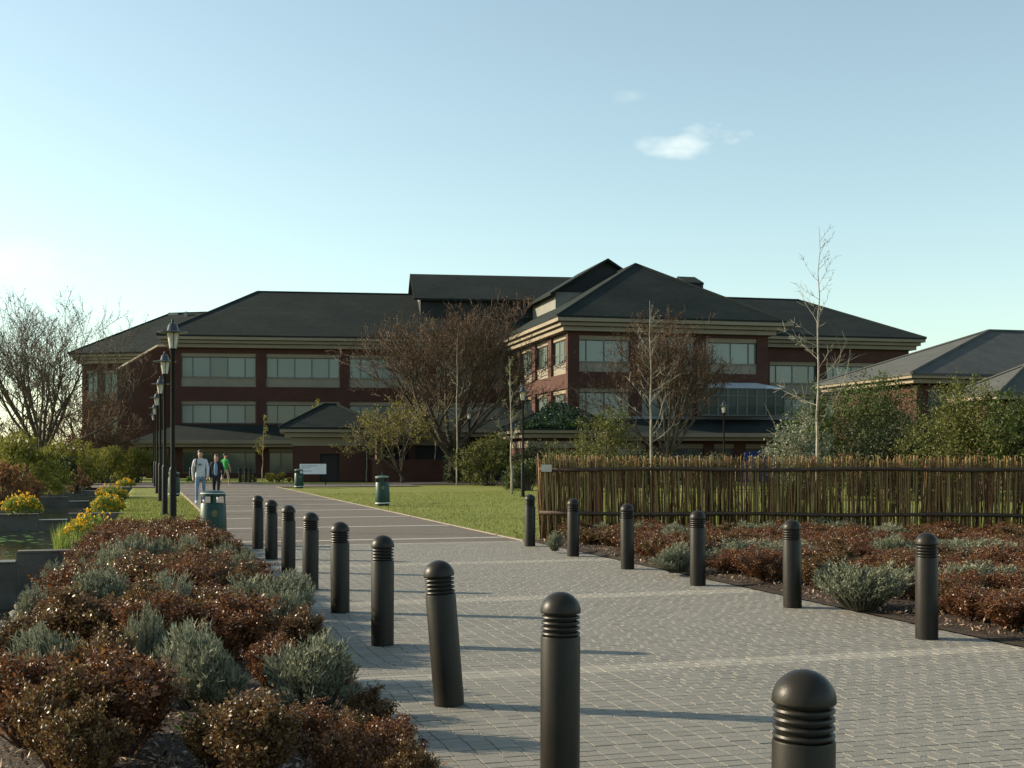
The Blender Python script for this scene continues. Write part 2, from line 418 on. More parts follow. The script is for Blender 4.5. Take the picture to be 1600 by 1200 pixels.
# asphalt path beyond, cross strips, edging
mb = MB(); quad(mb, U_END, 79, 1.62, 6.72, .006)
asph = obj('asphalt_path', mb, 'asphalt'); tag(asph, kind='structure')
mb = MB(); quad(mb, 66.5, 74.0, 6.72, 14.5, .008); quad(mb, 70.0, 77.0, 14.5, 34, .008); quad(mb, 67.5, 79, -6, 1.62, .008)
tag(obj('forecourt_road', mb, 'asphalt'), kind='structure')
k = 0; u = BANDS[-1]+4.6
u = 23.2
while u < 70:
    mb = MB(); mb.box(1.66, 6.68, u-.08, u+.08, .004, .012, type('T', (), {'pt': staticmethod(lambda v, uu, z: tuple(uv(uu, v, z)))}))
    obj('stone_strip', mb, 'stone_strip', asph); u += 4.5
UVF = type('T', (), {'pt': staticmethod(lambda v, uu, z: tuple(uv(uu, v, z)))})
for v0 in (1.56, 6.72):
    u = U_END
    while u < 66:
        mb = MB(); mb.box(v0, v0+.06, u+.006, u+.994*1.8, -.05, .022, UVF); obj('edging_kerb', mb, 'stone_trim', asph); u += 1.8
# timber/soil edge of the right bed
FA = Vector((.52, 23.3, 0)); FB = Vector((13.0, 22.1, 0))     # fence line
def fence_y(x): return FA.y+(FB.y-FA.y)*(x-FA.x)/(FB.x-FA.x)
def rb_inside(x, y, m=0.0):
    u_, v_ = touv((x, y)); return v_ > VR+.03+m and y < fence_y(x)+.25 and x > FA.x-.1
mb = MB(); n = 60
rows_ = []
for i in range(n+1):
    t = i/n
    pe = uv(U_END+.1-t*26, VR+.01)          # along the path edge, coming nearer
    row_ = []
    for j in range(25):
        q = j/24
        xb = FA.x-.05+(24)*t if True else 0
        pf = Vector((FA.x-.05+20*t, fence_y(FA.x-.05+20*t)+.15, 0))
        p = pe.lerp(pf, q)
        z = .012+.10*math.sin(math.pi*q)**.7*min(1, t*6)+.015*math.sin(p.x*7+p.y*5)*math.sin(p.y*9)*(1 if 0 < q < 1 else 0)
        row_.append((p.x, p.y, max(.006, z)))
    rows_.append(row_)
for r_ in rows_: mb.v += r_
for i in range(n):
    for j in range(24):
        mb.f.append((i*25+j, i*25+j+1, (i+1)*25+j+1, (i+1)*25+j)); mb.m.append(0)
tag(obj('right_bed_soil', mb, 'soil', smooth=True), kind='structure')

# grass blades on the near lawn
grs = random.Random(3)
mb = MB(); cnt = 0
while cnt < 60000:
    if grs.random() < .3: u, v = 22.5+28*grs.random()**1.6, grs.uniform(-.7, 1.55)
    else: u, v = 21.5+34*grs.random()**1.7, 6.8+14*grs.random()
    p = uv(u, v, gz(u, v)-.03)
    if v > 6 and p.y < fence_y(p.x)+.2 and p.x > FA.x-.1: continue
    cnt += 1
    h = grs.uniform(.035, .075)
    mb.tri(p, Vector((grs.uniform(-.5, .5), grs.uniform(-.5, .5), 1)), .016, h, Vector((grs.uniform(-1, 1), grs.uniform(-1, 1), 0)))
tag(obj('lawn_grass', mb, 'grass_blade'), 'short mown green grass on the lawns beside the path', 'grass', kind='stuff')

# ------------------------------------------------------------------ pond walls
def pond_wall(v0, v1, u, top, bot, label, weir=False):
    mb = MB(); mb.box(v0, v1, u-.14, u+.14, bot, top-.03, UVF)
    mb.box(v0+.01, v1-.01, u-.16, u+.16, top-.03, top, UVF)
    o = thing('weir' if weir else 'pond_wall', label, 'weir' if weir else 'wall', tuple(uv(u, (v0+v1)/2, bot)), group='concrete walls stepping across the pond')
    obj('weir_sill' if weir else 'wall_panel', mb, 'concrete', o)
    if weir:
        mb = MB(); mb.box(v0+.005, v1-.005, u-.20, u-.165, top-.012, top+.006, UVF); obj('water_lip', mb, 'bin_white', o)
tops = [.02, .02, .05, .08, .12]
names = ['nearest', 'second', 'third', 'fourth', 'farthest']
for i, u in enumerate(WALL_U):
    z = tops[i]
    pond_wall(-2.0, -.55 if i else -.75, u, z, -1.3, 'grey concrete pond wall right of the %s weir' % names[i])
    pond_wall(-2.75, -2.004, u, z-.16, -1.3, '%s dark concrete weir with wet sill in the stepped pond' % names[i], True)
    pond_wall(-5.6, -2.754, u, z, -1.3, 'grey concrete pond wall left of the %s weir' % names[i])

# ------------------------------------------------------------------ buildings
def facade(parent, fr, s0, s1, z0, z1, bays, rows, glass='glass_blind', panes=4, thick=.35, inset=.22, lintel=True, frame='frame'):
    """brick plane with window openings; rows: (zwin0, zwin1, zpanel0 or None)"""
    mb = MB(); zs = z0
    for (za, zb, zp) in sorted(rows):
        lo = zp if zp is not None else za
        mb.box(s0, s1, 0, thick, zs, lo, fr)
        x = s0
        for (a, b) in bays:
            if a-x > .01: mb.box(x, a, 0, thick, lo, zb, fr)
            x = b
        if s1-x > .01: mb.box(x, s1, 0, thick, lo, zb, fr)
        zs = zb
    mb.box(s0, s1, 0, thick, zs, z1, fr)
    obj('brick_wall', mb, 'brick', parent)
    wrs = random.Random(int(s0*100)+int(z1*10))
    for (za, zb, zp) in rows:
        for (a, b) in bays:
            w = MB()
            e = .06
            zt = zb-(.30 if lintel else 0)
            w.box(a, b, inset-.02, inset+.06, zt-e, zt-.002, fr); w.box(a, b, inset-.02, inset+.06, za+.002, za+e, fr)
            n = panes; xs = [a+(b-a)*(.14*(i > 0)+(.72/(n-2))*(i-1)*(i > 0)+(.14 if i == n else 0)) if n > 3 else a+(b-a)*i/n for i in range(n+1)]
            if n > 3: xs = [a]+[a+(b-a)*(.15+.70*i/(n-2)) for i in range(n-1)]+[b]
            for i, x in enumerate(xs):
                x0 = min(max(x-.035, a), b-.07); w.box(x0, x0+.07, inset-.018, inset+.058, za+e+.002, zt-e-.002, fr)
            wo_ = obj('window', w, frame, parent)
            for i in range(len(xs)-1):
                p = MB(); dd = wrs.uniform(-.004, .004)
                pa = min(max(xs[i]-.035, a), b-.07)+.075; pb = min(max(xs[i+1]-.035, a), b-.07)-.005
                if pb-pa < .05: continue
                vv = [fr.pt(pa, inset+.03+dd, za+e+.004), fr.pt(pb, inset+.03-dd, za+e+.004), fr.pt(pb, inset+.032-dd, zt-e-.004), fr.pt(pa, inset+.032+dd, zt-e-.004)]
                vb = [fr.pt(pa, inset+.05, za+e+.004), fr.pt(pb, inset+.05, za+e+.004), fr.pt(pb, inset+.05, zt-e-.004), fr.pt(pa, inset+.05, zt-e-.004)]
                p.add(vv+vb, [(0, 1, 2, 3), (7, 6, 5, 4), (0, 4, 5, 1), (3, 2, 6, 7), (0, 3, 7, 4), (1, 5, 6, 2)])
                g = glass if wrs.random() > .16 else 'glass_dark'
                obj('pane', p, g, wo_)
            if lintel:
                l = MB(); l.box(a, b, inset-.12, inset+.1, zt, zb-.002, fr); obj('lintel', l, 'stone_trim', parent)
            if zp is not None:
                l = MB(); l.box(a, b, inset-.10, inset+.1, zp+.002, za-.05, fr); l.box(a, b, inset-.16, inset+.1, za-.05, za-.002, fr)
                obj('spandrel_panel', l, 'panel', parent)
    # dark room behind the panes
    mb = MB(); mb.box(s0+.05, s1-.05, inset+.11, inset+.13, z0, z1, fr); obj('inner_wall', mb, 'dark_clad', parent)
def cornice(parent, fr, s0, s1, b0, b1, ztop, h=.95, proj_=.95):
    """three stone steps round a block"""
    for k, (t0, t1, ov) in enumerate(((0, .38, 1.0), (.42, .66, .72), (.70, 1.0, .46))):
        mb = MB(); o_ = proj_*ov
        mb.box(s0-o_, s1+o_, b0-o_, b1+o_, ztop-h*t1, ztop-h*t0, fr)
        obj('cornice', mb, 'stone_trim', parent)
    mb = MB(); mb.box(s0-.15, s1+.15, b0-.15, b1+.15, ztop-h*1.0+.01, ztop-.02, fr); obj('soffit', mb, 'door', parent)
def hip_roof(parent, fr, s0, s1, b0, b1, ze, zr, ra, rb, m='slate', name='roof', rb2=None):
    """ra, rb: ridge ends as (s, b)"""
    mb = MB(); th = .12
    base = [fr.pt(s0, b0, ze), fr.pt(s1, b0, ze), fr.pt(s1, b1, ze), fr.pt(s0, b1, ze)]
    low = [(x, y, z-th) for x, y, z in base]
    r1, r2 = fr.pt(ra[0], ra[1], zr), fr.pt(rb[0], rb[1], zr)
    v = base+low+[r1, r2]
    if abs(ra[0]-rb[0]) > abs(ra[1]-rb[1]):   # ridge along s
        f = [(0, 1, 9, 8), (1, 2, 9), (2, 3, 8, 9), (3, 0, 8)]
    else:                                      # ridge along b, ra nearer
        f = [(0, 1, 8), (1, 2, 9, 8), (2, 3, 9), (3, 0, 8, 9)]
    f += [(0, 4, 5, 1), (1, 5, 6, 2), (2, 6, 7, 3), (3, 7, 4, 0), (7, 6, 5, 4)]
    mb.add(v, f); o = obj(name, mb, m, parent)
    c = MB()
    for p, q in ((r1, r2),)+tuple((base[i], (r1 if i in ((0, 3) if abs(ra[0]-rb[0]) > abs(ra[1]-rb[1]) else (0, 1)) else r2)) for i in range(4)):
        c.tube([p, q], [.10, .10], 5)
    obj('ridge_tiles', c, m, o)
    return o
def gable_block(parent, fr, s0, s1, b0, b1, z0, ze, zr, along='s', ov=.6, wallm='dark_clad', roofm='slate', endm=None):
    mb = MB(); mb.box(s0, s1, b0, b1, z0, ze, fr); obj('clerestory_wall', mb, wallm, parent)
    mb = MB(); th = .18
    if along == 's':
        bm_ = (b0+b1)/2; sl = (zr-ze)/((b1-b0)/2)
        for (ba, sgn) in ((b0, -1), (b1, 1)):
            e = ba+sgn*ov; zz = ze-sl*ov
            p = [fr.pt(s0-ov, e, zz), fr.pt(s1+ov, e, zz), fr.pt(s1+ov, bm_, zr), fr.pt(s0-ov, bm_, zr)]
            p2 = [(x, y, z+th) for x, y, z in p]
            mb.add(p+p2, [(3, 2, 1, 0), (4, 5, 6, 7), (0, 1, 5, 4), (1, 2, 6, 5), (2, 3, 7, 6), (3, 0, 4, 7)])
        for s_ in (s0+.005, s1-.005):
            g = MB(); g.add([fr.pt(s_, b0, ze), fr.pt(s_, b1, ze), fr.pt(s_, bm_, zr)], [(0, 1, 2)]); obj('gable_wall', g, endm or wallm, parent)
    else:
        sm_ = (s0+s1)/2; sl = (zr-ze)/((s1-s0)/2)
        for (sa, sgn) in ((s0, -1), (s1, 1)):
            e = sa+sgn*ov; zz = ze-sl*ov
            p = [fr.pt(e, b0-ov, zz), fr.pt(sm_, b0-ov, zr), fr.pt(sm_, b1+ov, zr), fr.pt(e, b1+ov, zz)]
            p2 = [(x, y, z+th) for x, y, z in p]
            mb.add(p+p2, [(3, 2, 1, 0), (4, 5, 6, 7), (0, 1, 5, 4), (1, 2, 6, 5), (2, 3, 7, 6), (3, 0, 4, 7)])
        for b_ in (b0+.005, b1-.005):
            g = MB(); g.add([fr.pt(s0, b_, ze), fr.pt(s1, b_, ze), fr.pt(sm_, b_, zr)], [(0, 1, 2)]); obj('gable_wall', g, endm or wallm, parent)
    obj('roof', mb, roofm, parent)

ZE = 11.25
LF = Frame(400, 100, 8)
RF = Frame(887, 86, 13)
office = thing('office_building', 'large three storey red brick office block with dark slate hipped roofs', 'building', (0, 100, 0))
# --- left wing
lb = [(LF.S(283), LF.S(400)), (LF.S(416), LF.S(531)), (LF.S(546), LF.S(660)), (LF.S(676), LF.S(790))]
ls0, ls1 = LF.S(268), LF.S(820)
zr = lambda py: LF.Z(460, py)
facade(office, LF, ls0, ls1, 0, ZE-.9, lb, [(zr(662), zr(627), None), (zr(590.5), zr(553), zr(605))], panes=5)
mb = MB(); mb.box(ls0, ls1, .36, 17.6, 0, ZE-.9, LF); obj('core_wall', mb, 'brick', office)
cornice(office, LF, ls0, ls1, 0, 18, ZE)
lr0 = LF.S(402, 9.0); zrid = LF.Z(402, 456, 9.0)
hip_roof(office, LF, ls0-1.0, ls1+6, -1.0, 19, ZE, zrid, (lr0, 9.0), (ls1+5, 9.0))
mb = MB(); s_ = LF.S(378, 9.0); mb.box(s_, s_+1.2, 8.7, 9.9, zrid-1.6, zrid-.55, LF); obj('roof_vent', mb, 'slate', office)
# ground floor of left wing: canopy roof, fascia, windows
zc0, zc1 = LF.Z(330, 688, -3.6), LF.Z(330, 664)
cs0, cs1 = LF.S(206, -4.4), LF.S(800, -4.4)
mb = MB()
A = [LF.pt(cs0, -4.3, zc0), LF.pt(cs1, -4.3, zc0), LF.pt(cs1, -.03, zc1), LF.pt(LF.S(277), -.03, zc1), LF.pt(cs0, .6, zc0)]
B = [(x, y, z-.15) for x, y, z in A]
mb.add(A+B, [(0, 1, 2, 3), (0, 3, 4), (0, 5, 6, 1), (4, 9, 5, 0), (9, 8, 7, 6, 5), (1, 6, 7, 2), (4, 3, 8, 9)])
obj('canopy_roof', mb, 'slate', office)
for k, (h0, h1, ov) in enumerate(((.0, .26, 0), (.30, .52, .28))):
    mb = MB(); mb.box(cs0+ov-.1, cs1, -4.4+ov, -4.0+ov, zc0-h1, zc0-h0+.02, LF); mb.box(cs0+ov-.1, cs0+ov+.3, -3.99+ov, .5, zc0-h1, zc0-h0+.02, LF); obj('fascia', mb, 'stone_trim', office)
gw = [(LF.S(234, -3.2), LF.S(264, -3.2)), (LF.S(285, -3.2), LF.S(400, -3.2)), (LF.S(420, -3.2), LF.S(540, -3.2))]
GF = Frame(400, 100, 8); GF.o = GF.o+GF.b*(-3.3)
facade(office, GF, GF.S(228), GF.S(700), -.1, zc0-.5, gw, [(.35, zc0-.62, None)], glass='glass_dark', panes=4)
mb = MB(); mb.box(GF.S(228), GF.S(700), .36, 3.2, 0, zc0-.55, GF); obj('core_wall', mb, 'brick', office)
# --- raking brick wing wall and far left wing
mb = MB()
xa, xb, xc = LF.S(184, 2.5), LF.S(246, 2.5), LF.S(272, 2.5)
prof = [(xa, 0), (xc, 0), (xc, LF.Z(246, 543, 2.5)), (xb, LF.Z(246, 543, 2.5)), (xa, LF.Z(184, 580, 2.5))]
mb.add([LF.pt(x, 2.5, z) for x, z in prof]+[LF.pt(x, 3.1, z) for x, z in prof], [(0, 1, 2, 3, 4), (9, 8, 7, 6, 5)]+[(i, 5+i, 5+(i+1) % 5, (i+1) % 5) for i in range(5)])
obj('wing_wall', mb, 'brick', office)
mb = MB(); mb.tube([LF.pt(xa-.1, 2.8, prof[4][1]+.08), LF.pt(xb, 2.8, prof[3][1]+.08), LF.pt(xc, 2.8, prof[2][1]+.08)], [.2, .2, .2], 4); obj('coping', mb, 'stone_trim', office)
WF = Frame(184, 114, -14)
ws0 = WF.S(128); ws1 = WF.S(300)
zw = lambda py: WF.Z(172, py)
facade(office, WF, ws0, ws1, 0, 10.2, [(WF.S(134), WF.S(152)), (WF.S(160), WF.S(183))], [(zw(613), zw(578), zw(626)), (zw(682), zw(650), None)], panes=2)
mb = MB(); mb.box(ws0, ws1, .36, 16, 0, 10.2, WF); obj('core_wall', mb, 'brick', office)
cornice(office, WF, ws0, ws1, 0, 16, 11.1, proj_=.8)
wr0 = WF.S(266, 8.0); wzr = WF.Z(266, 490, 8.0)
hip_roof(office, WF, ws0-.9, ws1+8, -.9, 17, 11.1, wzr, (wr0, 8.0), (ws1+8, 8.0))
mb = MB(); mb.box(wr0, wr0+1.0, 7.6, 8.4, wzr-1.4, wzr+.05, WF); mb.box(WF.S(295, 8), WF.S(298, 8), 7.2, 7.5, wzr-1.2, wzr+.05, WF); obj('roof_vent', mb, 'lead', office)
# --- right block
rw = RF.S(1200)
rb_ = [(RF.S(905), RF.S(985)), (RF.S(1003), RF.S(1086)), (RF.S(1103), RF.S(1183))]
zq = lambda py: RF.Z(940, py)
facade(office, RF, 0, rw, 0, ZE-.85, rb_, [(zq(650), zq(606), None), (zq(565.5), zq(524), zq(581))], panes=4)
RS = Frame(887, 86, -77)       # its sunlit left side
sl = -19.0
def ss(px): return RS.S(px)
sb = [(ss(791), ss(808)), (ss(812), ss(831)), (ss(836), ss(856)), (ss(861), ss(884))]
zz_ = lambda py: RS.Z(873, py)
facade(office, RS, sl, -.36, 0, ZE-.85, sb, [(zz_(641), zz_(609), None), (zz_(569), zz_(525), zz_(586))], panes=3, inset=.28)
mb = MB(); mb.box(.37, rw, .36, 26, 0, ZE-.85, RF); obj('core_wall', mb, 'brick', office)
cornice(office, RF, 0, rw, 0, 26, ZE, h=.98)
mb = MB(); mb.box(rw-.5, rw+1.55, -.93, 2.0, ZE-.36, ZE-.005, RF); mb.box(rw-.5, rw+1.2, -.66, 1.8, ZE-.66, ZE-.42, RF); obj('cornice_return', mb, 'stone_trim', office)
apx, apb = rw/2, rw/2
zap = RF.Z(1009, 413, apb)
hip_roof(office, RF, -.98, rw+.98, -.98, 27, ZE, zap, (apx, apb), (apx, 26))
# raised gabled lantern behind
g0 = RF.S(868, 13); ga = RF.S(947, 13); zga = RF.Z(947, 405, 13); zge = RF.Z(868, 456, 13)
gable_block(office, RF, g0, 2*ga-g0, 13, 20.5, 11, zge, zga-.18, along='b', ov=.55, wallm='clad', endm='dark_clad')
# clerestory along the left wing
c0 = LF.S(651, 8.9); zcr = LF.Z(648, 428, 8.9); zce = LF.Z(657, 468, 3.2)
gable_block(office, LF, c0, LF.S(905, 8.9), 3.8, 14.0, 11, zce+.25, zcr-.18, along='s', ov=.6, wallm='dark_clad', endm='panel')
# small ridge bump on the right slope
b0_ = RF.S(1063, 10); b1_ = RF.S(1094, 10)
gable_block(office, RF, b0_, b1_-.3, 8.6, 12.4, 11.5, RF.Z(1094, 449, 10), RF.Z(1063, 434, 10), along='s', ov=.04)
# --- right wing
XF = Frame(887, 86, 13); XF.o = XF.o+XF.b*9.0
x0, x1 = rw-1.0, XF.S(1420)
zx = lambda py: XF.Z(1300, py)
xb_ = [(XF.S(1203), XF.S(1276)), (XF.S(1292), XF.S(1372)), (XF.S(1384), XF.S(1412))]
facade(office, XF, x0, x1, 0, ZE-.9, xb_, [(zx(655), zx(618), None), (zx(600), zx(566), zx(617))], glass='glass_blind', panes=4)
mb = MB(); mb.box(x0, x1, .36, 16, 0, ZE-.9, XF); obj('core_wall', mb, 'brick', office)
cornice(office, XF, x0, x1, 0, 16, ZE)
xr = XF.S(1248, 8.0); zxr = XF.Z(1248, 469, 8.0)
hip_roof(office, XF, x0-3, x1+1.0, -1.0, 17, ZE, zxr, (x0-4, 8.0), (xr, 8.0))
# ground floor roofs in front of right block
zd0, zd1 = RF.Z(1130, 677, -4.5), RF.Z(1130, 655, -.5)
mb = MB(); d0, d1 = RF.S(915, -4.5), RF.S(1300, -4.5)
A = [RF.pt(d0, -4.5, zd0), RF.pt(d1, -4.5, zd0), RF.pt(d1, -.03, zd1), RF.pt(d0+3, -.03, zd1), RF.pt(d0, 0, zd0)]
B = [(x, y, z-.15) for x, y, z in A]
mb.add(A+B, [(0, 1, 2, 3), (0, 3, 4), (0, 5, 6, 1), (4, 9, 5, 0), (9, 8, 7, 6, 5), (1, 6, 7, 2), (4, 3, 8, 9)]); obj('canopy_roof', mb, 'slate', office)
mb = MB(); mb.box(d0+2.5, d1, -.35, -.03, zd1-.02, zd1+.18, RF); obj('lead_flashing', mb, 'lead', office)
for h0, h1, ov in ((.0, .26, 0), (.30, .50, .28)):
    mb = MB(); mb.box(d0+ov, d1, -4.6+ov, -4.2+ov, zd0-h1, zd0-h0+.02, RF); obj('fascia', mb, 'stone_trim', office)
DF = Frame(887, 86, 13); DF.o = DF.o+DF.b*(-3.6)
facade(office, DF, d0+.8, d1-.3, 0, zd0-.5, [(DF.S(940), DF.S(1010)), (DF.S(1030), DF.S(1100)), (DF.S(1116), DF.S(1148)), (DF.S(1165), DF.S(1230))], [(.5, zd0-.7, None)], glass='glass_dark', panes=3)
mb = MB(); mb.box(d0+.8, d1-.3, .36, 3.5, 0, zd0-.55, DF); obj('core_wall', mb, 'brick', office)
# glazed bay on the first floor
BF = Frame(887, 86, 13); BF.o = BF.o+BF.b*(-2.2)
q0, q1 = BF.S(1092), BF.S(1226); zb0, zb1 = BF.Z(1150, 650), BF.Z(1150, 607)
gb = MB(); n = 9
for i in range(n+1):
    x = q0+(q1-q0)*i/n; gb.box(x-.06, x+.06, -.03, .09, zb0, zb1, BF)
for z in (zb0, zb0+(zb1-zb0)*.72, zb1-.06): gb.box(q0, q1, -.02, .08, z, z+.07, BF)
bay = obj('glazed_bay', gb, 'frame', office)
for i in range(n):
    p = MB(); xa_, xb2 = q0+(q1-q0)*i/n+.065, q0+(q1-q0)*(i+1)/n-.065
    p.box(xa_, xb2, .02, .05, zb0+.075, zb1-.07, BF); obj('pane', p, 'glass_dark', bay)
p = MB(); zt = BF.Z(1200, 596)
p.add([BF.pt(q0, -.1, zb1+.02), BF.pt(q1+.1, -.1, zb1+.02), BF.pt(BF.S(1200), 1.9, zt), BF.pt(q0, 1.9, zt), BF.pt(q1+.1, 2.1, zb1+.02), BF.pt(q0, 2.1, zb1+.02)], [(0, 1, 2, 3), (1, 4, 2), (5, 4, 1, 0), (3, 2, 4, 5), (0, 3, 5)])
obj('glass_roof', p, 'glass_roof', bay)

# --- brick pavilion by the path end
PF = Frame(457, 80, 10)
pav = thing('brick_pavilion', 'small brick pavilion with hipped slate roof behind the white sign', 'building', (PF.o.x, PF.o.y, 0))
pw = PF.S(586); pz = PF.Z(500, 668, -.8)
mb = MB(); a_, b_ = PF.S(500), PF.S(530)
zdr = PF.Z(515, 709)
mb.box(0, a_, 0, .3, 0, pz-.6, PF); mb.box(b_, pw, 0, .3, 0, pz-.6, PF); mb.box(a_, b_, 0, .3, zdr, pz-.6, PF); mb.box(0, pw, .302, 5.2, 0, pz-.6, PF)
obj('brick_wall', mb, 'brick', pav)
mb = MB(); mb.box(a_+.01, b_-.01, .2, .29, 0, zdr-.01, PF); dr = obj('door', mb, 'door', pav)
mb = MB(); mb.box(-.04, pw+.04, -.04, 5.25, pz-1.15, pz-.62, PF); obj('stone_band', mb, 'stone_trim', pav)
for h0, h1, ov in ((0, .30, .8), (.34, .60, .5)):
    mb = MB(); mb.box(-ov, pw+ov, -ov, 5.2+ov, pz-h1, pz-h0, PF); obj('cornice', mb, 'stone_trim', pav)
zpa = PF.Z(508, 632, 2.6)
hip_roof(pav, PF, -.85, pw+.85, -.85, 6.05, pz+.02, zpa, (PF.S(506, 2.6), 2.6), (PF.S(526, 2.6), 2.6))
# --- low range to the right of the pavilion
lowr = thing('service_building', 'low brick range with long stone fascia behind the bare trees', 'building', (0, 88, 0))
QF = Frame(457, 80, 10); QF.o = QF.o+QF.b*3.0
e0, e1 = QF.S(592), QF.S(850); ez = QF.Z(700, 669)
mb = MB(); mb.box(e0, e1, 1.5, 1.8, 0, ez-.5, QF); obj('brick_wall', mb, 'door', lowr)  # near-black wall colour stands for the shade in the recess under the fascia
mb = MB(); mb.box(e0, e1, 1.81, 6, 0, ez-.45, QF); obj('core_wall', mb, 'brick', lowr)
mb = MB(); mb.box(e0, e1, 1.2, 1.495, ez-1.15, ez-.62, QF); obj('stone_band', mb, 'stone_trim', lowr)
for h0, h1, ov in ((0, .28, 0), (.32, .58, .3)):
    mb = MB(); mb.box(e0, e1, 0+ov, 1.6, ez-h1, ez-h0, QF); obj('fascia', mb, 'stone_trim', lowr)
mb = MB(); zs_ = QF.Z(700, 640, 4)
mb.add([QF.pt(e0, 0, ez+.02), QF.pt(e1, 0, ez+.02), QF.pt(e1, 4, zs_), QF.pt(e0, 4, zs_), QF.pt(e1, 6.5, ez+.02), QF.pt(e0, 6.5, ez+.02)], [(0, 1, 2, 3), (3, 2, 4, 5), (5, 4, 1, 0), (0, 3, 5), (1, 4, 2)]); obj('roof', mb, 'slate', lowr)
for px in (640, 735, 800):
    mb = MB(); x = QF.S(px); mb.box(x, x+.5, .9, 1.4, 0, ez-.6, QF); obj('pier', mb, 'brick', lowr)
# curved garden wall
wl = thing('garden_wall', 'low curved brick wall with sunlit rounded end before the service range', 'wall', tuple(gp(640, 752)))
KF = Frame(600, 79.5, 8)
pts_ = []
k1 = KF.S(700); rr_ = .75; zt = KF.Z(650, 718)
outl = [(k1, 0), (.0, 0)]+[(-rr_*math.sin(t)*1.0, rr_-rr_*math.cos(t)) for t in [i*math.pi/2/8 for i in range(1, 9)]]+[(-rr_, 3.0)]
for i in range(len(outl)-1):
    (xa_, ya_), (xb2, yb2) = outl[i], outl[i+1]
    dx, dy = xb2-xa_, yb2-ya_; ln = math.hypot(dx, dy); nx, ny = dy/ln*.25, -dx/ln*.25
    pts_.append((xa_, ya_, xb2, yb2, nx, ny))
mb = MB(); cp = MB()
for (xa_, ya_, xb2, yb2, nx, ny) in pts_:
    for m_, z0_, z1_, gx in ((mb, 0, zt-.12, 1), (cp, zt-.12, zt, 1.15)):
        v_ = [KF.pt(xa_, ya_, z0_), KF.pt(xb2, yb2, z0_), KF.pt(xb2+nx*gx, yb2+ny*gx, z0_), KF.pt(xa_+nx*gx, ya_+ny*gx, z0_)]
        v_ += [(x, y, z1_) for x, y, z in v_]
        m_.add(v_, [(3, 2, 1, 0), (4, 5, 6, 7), (0, 1, 5, 4), (1, 2, 6, 5), (2, 3, 7, 6), (3, 0, 4, 7)])
obj('brick_wall', mb, 'brick', wl); obj('coping', cp, 'brick', wl)
# --- ivy pavilion right of centre
p2 = thing('brick_pavilion', 'small pavilion with ivy over its hipped roof before the right block', 'building', tuple(at(880, 715, 76)*1.0))
p2.location.z = 0
P2F = Frame(826, 74, 12)
p2w = P2F.S(935); p2z = P2F.Z(850, 669, -.7)
mb = MB(); mb.box(0, p2w, 0, 5, 0, p2z-.5, P2F); obj('brick_wall', mb, 'brick', p2)
mb = MB(); mb.box(-.06, p2w+.06, -.06, 5.06, p2z-1.15, p2z-.75, P2F); obj('stone_band', mb, 'stone_trim', p2)
for h0, h1, ov in ((0, .28, .7), (.32, .56, .42)):
    mb = MB(); mb.box(-ov, p2w+ov, -ov, 5+ov, p2z-h1, p2z-h0, P2F); obj('cornice', mb, 'stone_trim', p2)
zpa2 = P2F.Z(878, 632, 2.5)
hip_roof(p2, P2F, -.75, p2w+.75, -.75, 5.75, p2z+.02, zpa2, (P2F.S(872, 2.5), 2.5), (P2F.S(890, 2.5), 2.5))
irs = random.Random(5); mb = MB()
for i in range(1500):
    t = irs.random(); s_ = irs.uniform(-.6, p2w+.3); zz = irs.random()**1.5
    b_ = -.7+zz*3.0; lim = (s_ > zz*2.2-.5) and (s_ < p2w+.6-zz*2.2)
    if not lim: continue
    p = Vector(P2F.pt(s_, b_-.05, p2z+.1+zz*(zpa2-p2z)))
    mb.leaf(p, Vector((irs.uniform(-1, 1), irs.uniform(-1, .2), irs.uniform(-.4, 1))), .16, .2, Vector((irs.uniform(-1, 1), -1, irs.uniform(0, 1))))
tag(obj('ivy', mb, 'ivy', p2), kind='stuff')
# --- hipped roof building right
HF = Frame(1432, 66, 14)
hb = thing('side_building', 'lower building with broad pale grey hipped roof at right', 'building', (HF.o.x, HF.o.y, 0))
he = HF.Z(1415, 583, -.7); hw = 22.0
mb = MB(); mb.box(0, hw, 0, 9, 0, he-.55, HF); obj('brick_wall', mb, 'brick', hb)
for h0, h1, ov in ((0, .24, .75), (.28, .48, .5)):
    mb = MB(); mb.box(-ov, hw+ov, -ov, 9+ov, he-h1, he-h0, HF); obj('cornice', mb, 'stone_trim', hb)
hz_ = HF.Z(1545, 517, 4.5)
hip_roof(hb, HF, -.8, hw+.8, -.8, 9.8, he+.02, hz_, (HF.S(1545, 4.5), 4.5), (hw-5, 4.5), m='roof_light')
for px in (1450, 1490, 1530, 1570):
    mb = MB(); x = HF.S(px); mb.box(x, x+.95, -.06, .1, he-1.9, he-.75, HF); w_ = obj('window', mb, 'frame', hb)
    mb = MB(); mb.box(x+.07, x+.88, -.09, -.065, he-1.83, he-.82, HF); obj('pane', mb, 'glass_dark', w_)
HG = Frame(1566, 60, 14)
hb2 = thing('side_building', 'small brick building with steep brown grey roof at right edge', 'building', (HG.o.x, HG.o.y, 0))
he2 = HG.Z(1550, 613, -.5)
mb = MB(); mb.box(0, 9, 0, 3.4, 0, he2-.4, HG); obj('brick_wall', mb, 'brick', hb2)
mb = MB(); mb.box(-.5, 9.5, -.5, 3.9, he2-.3, he2, HG); obj('cornice', mb, 'stone_trim', hb2)
hip_roof(hb2, HG, -.55, 9.55, -.55, 3.95, he2+.02, HG.Z(1604, 570, 1.7), (HG.S(1604, 1.7), 1.7), (7, 1.7), m='roof_light')

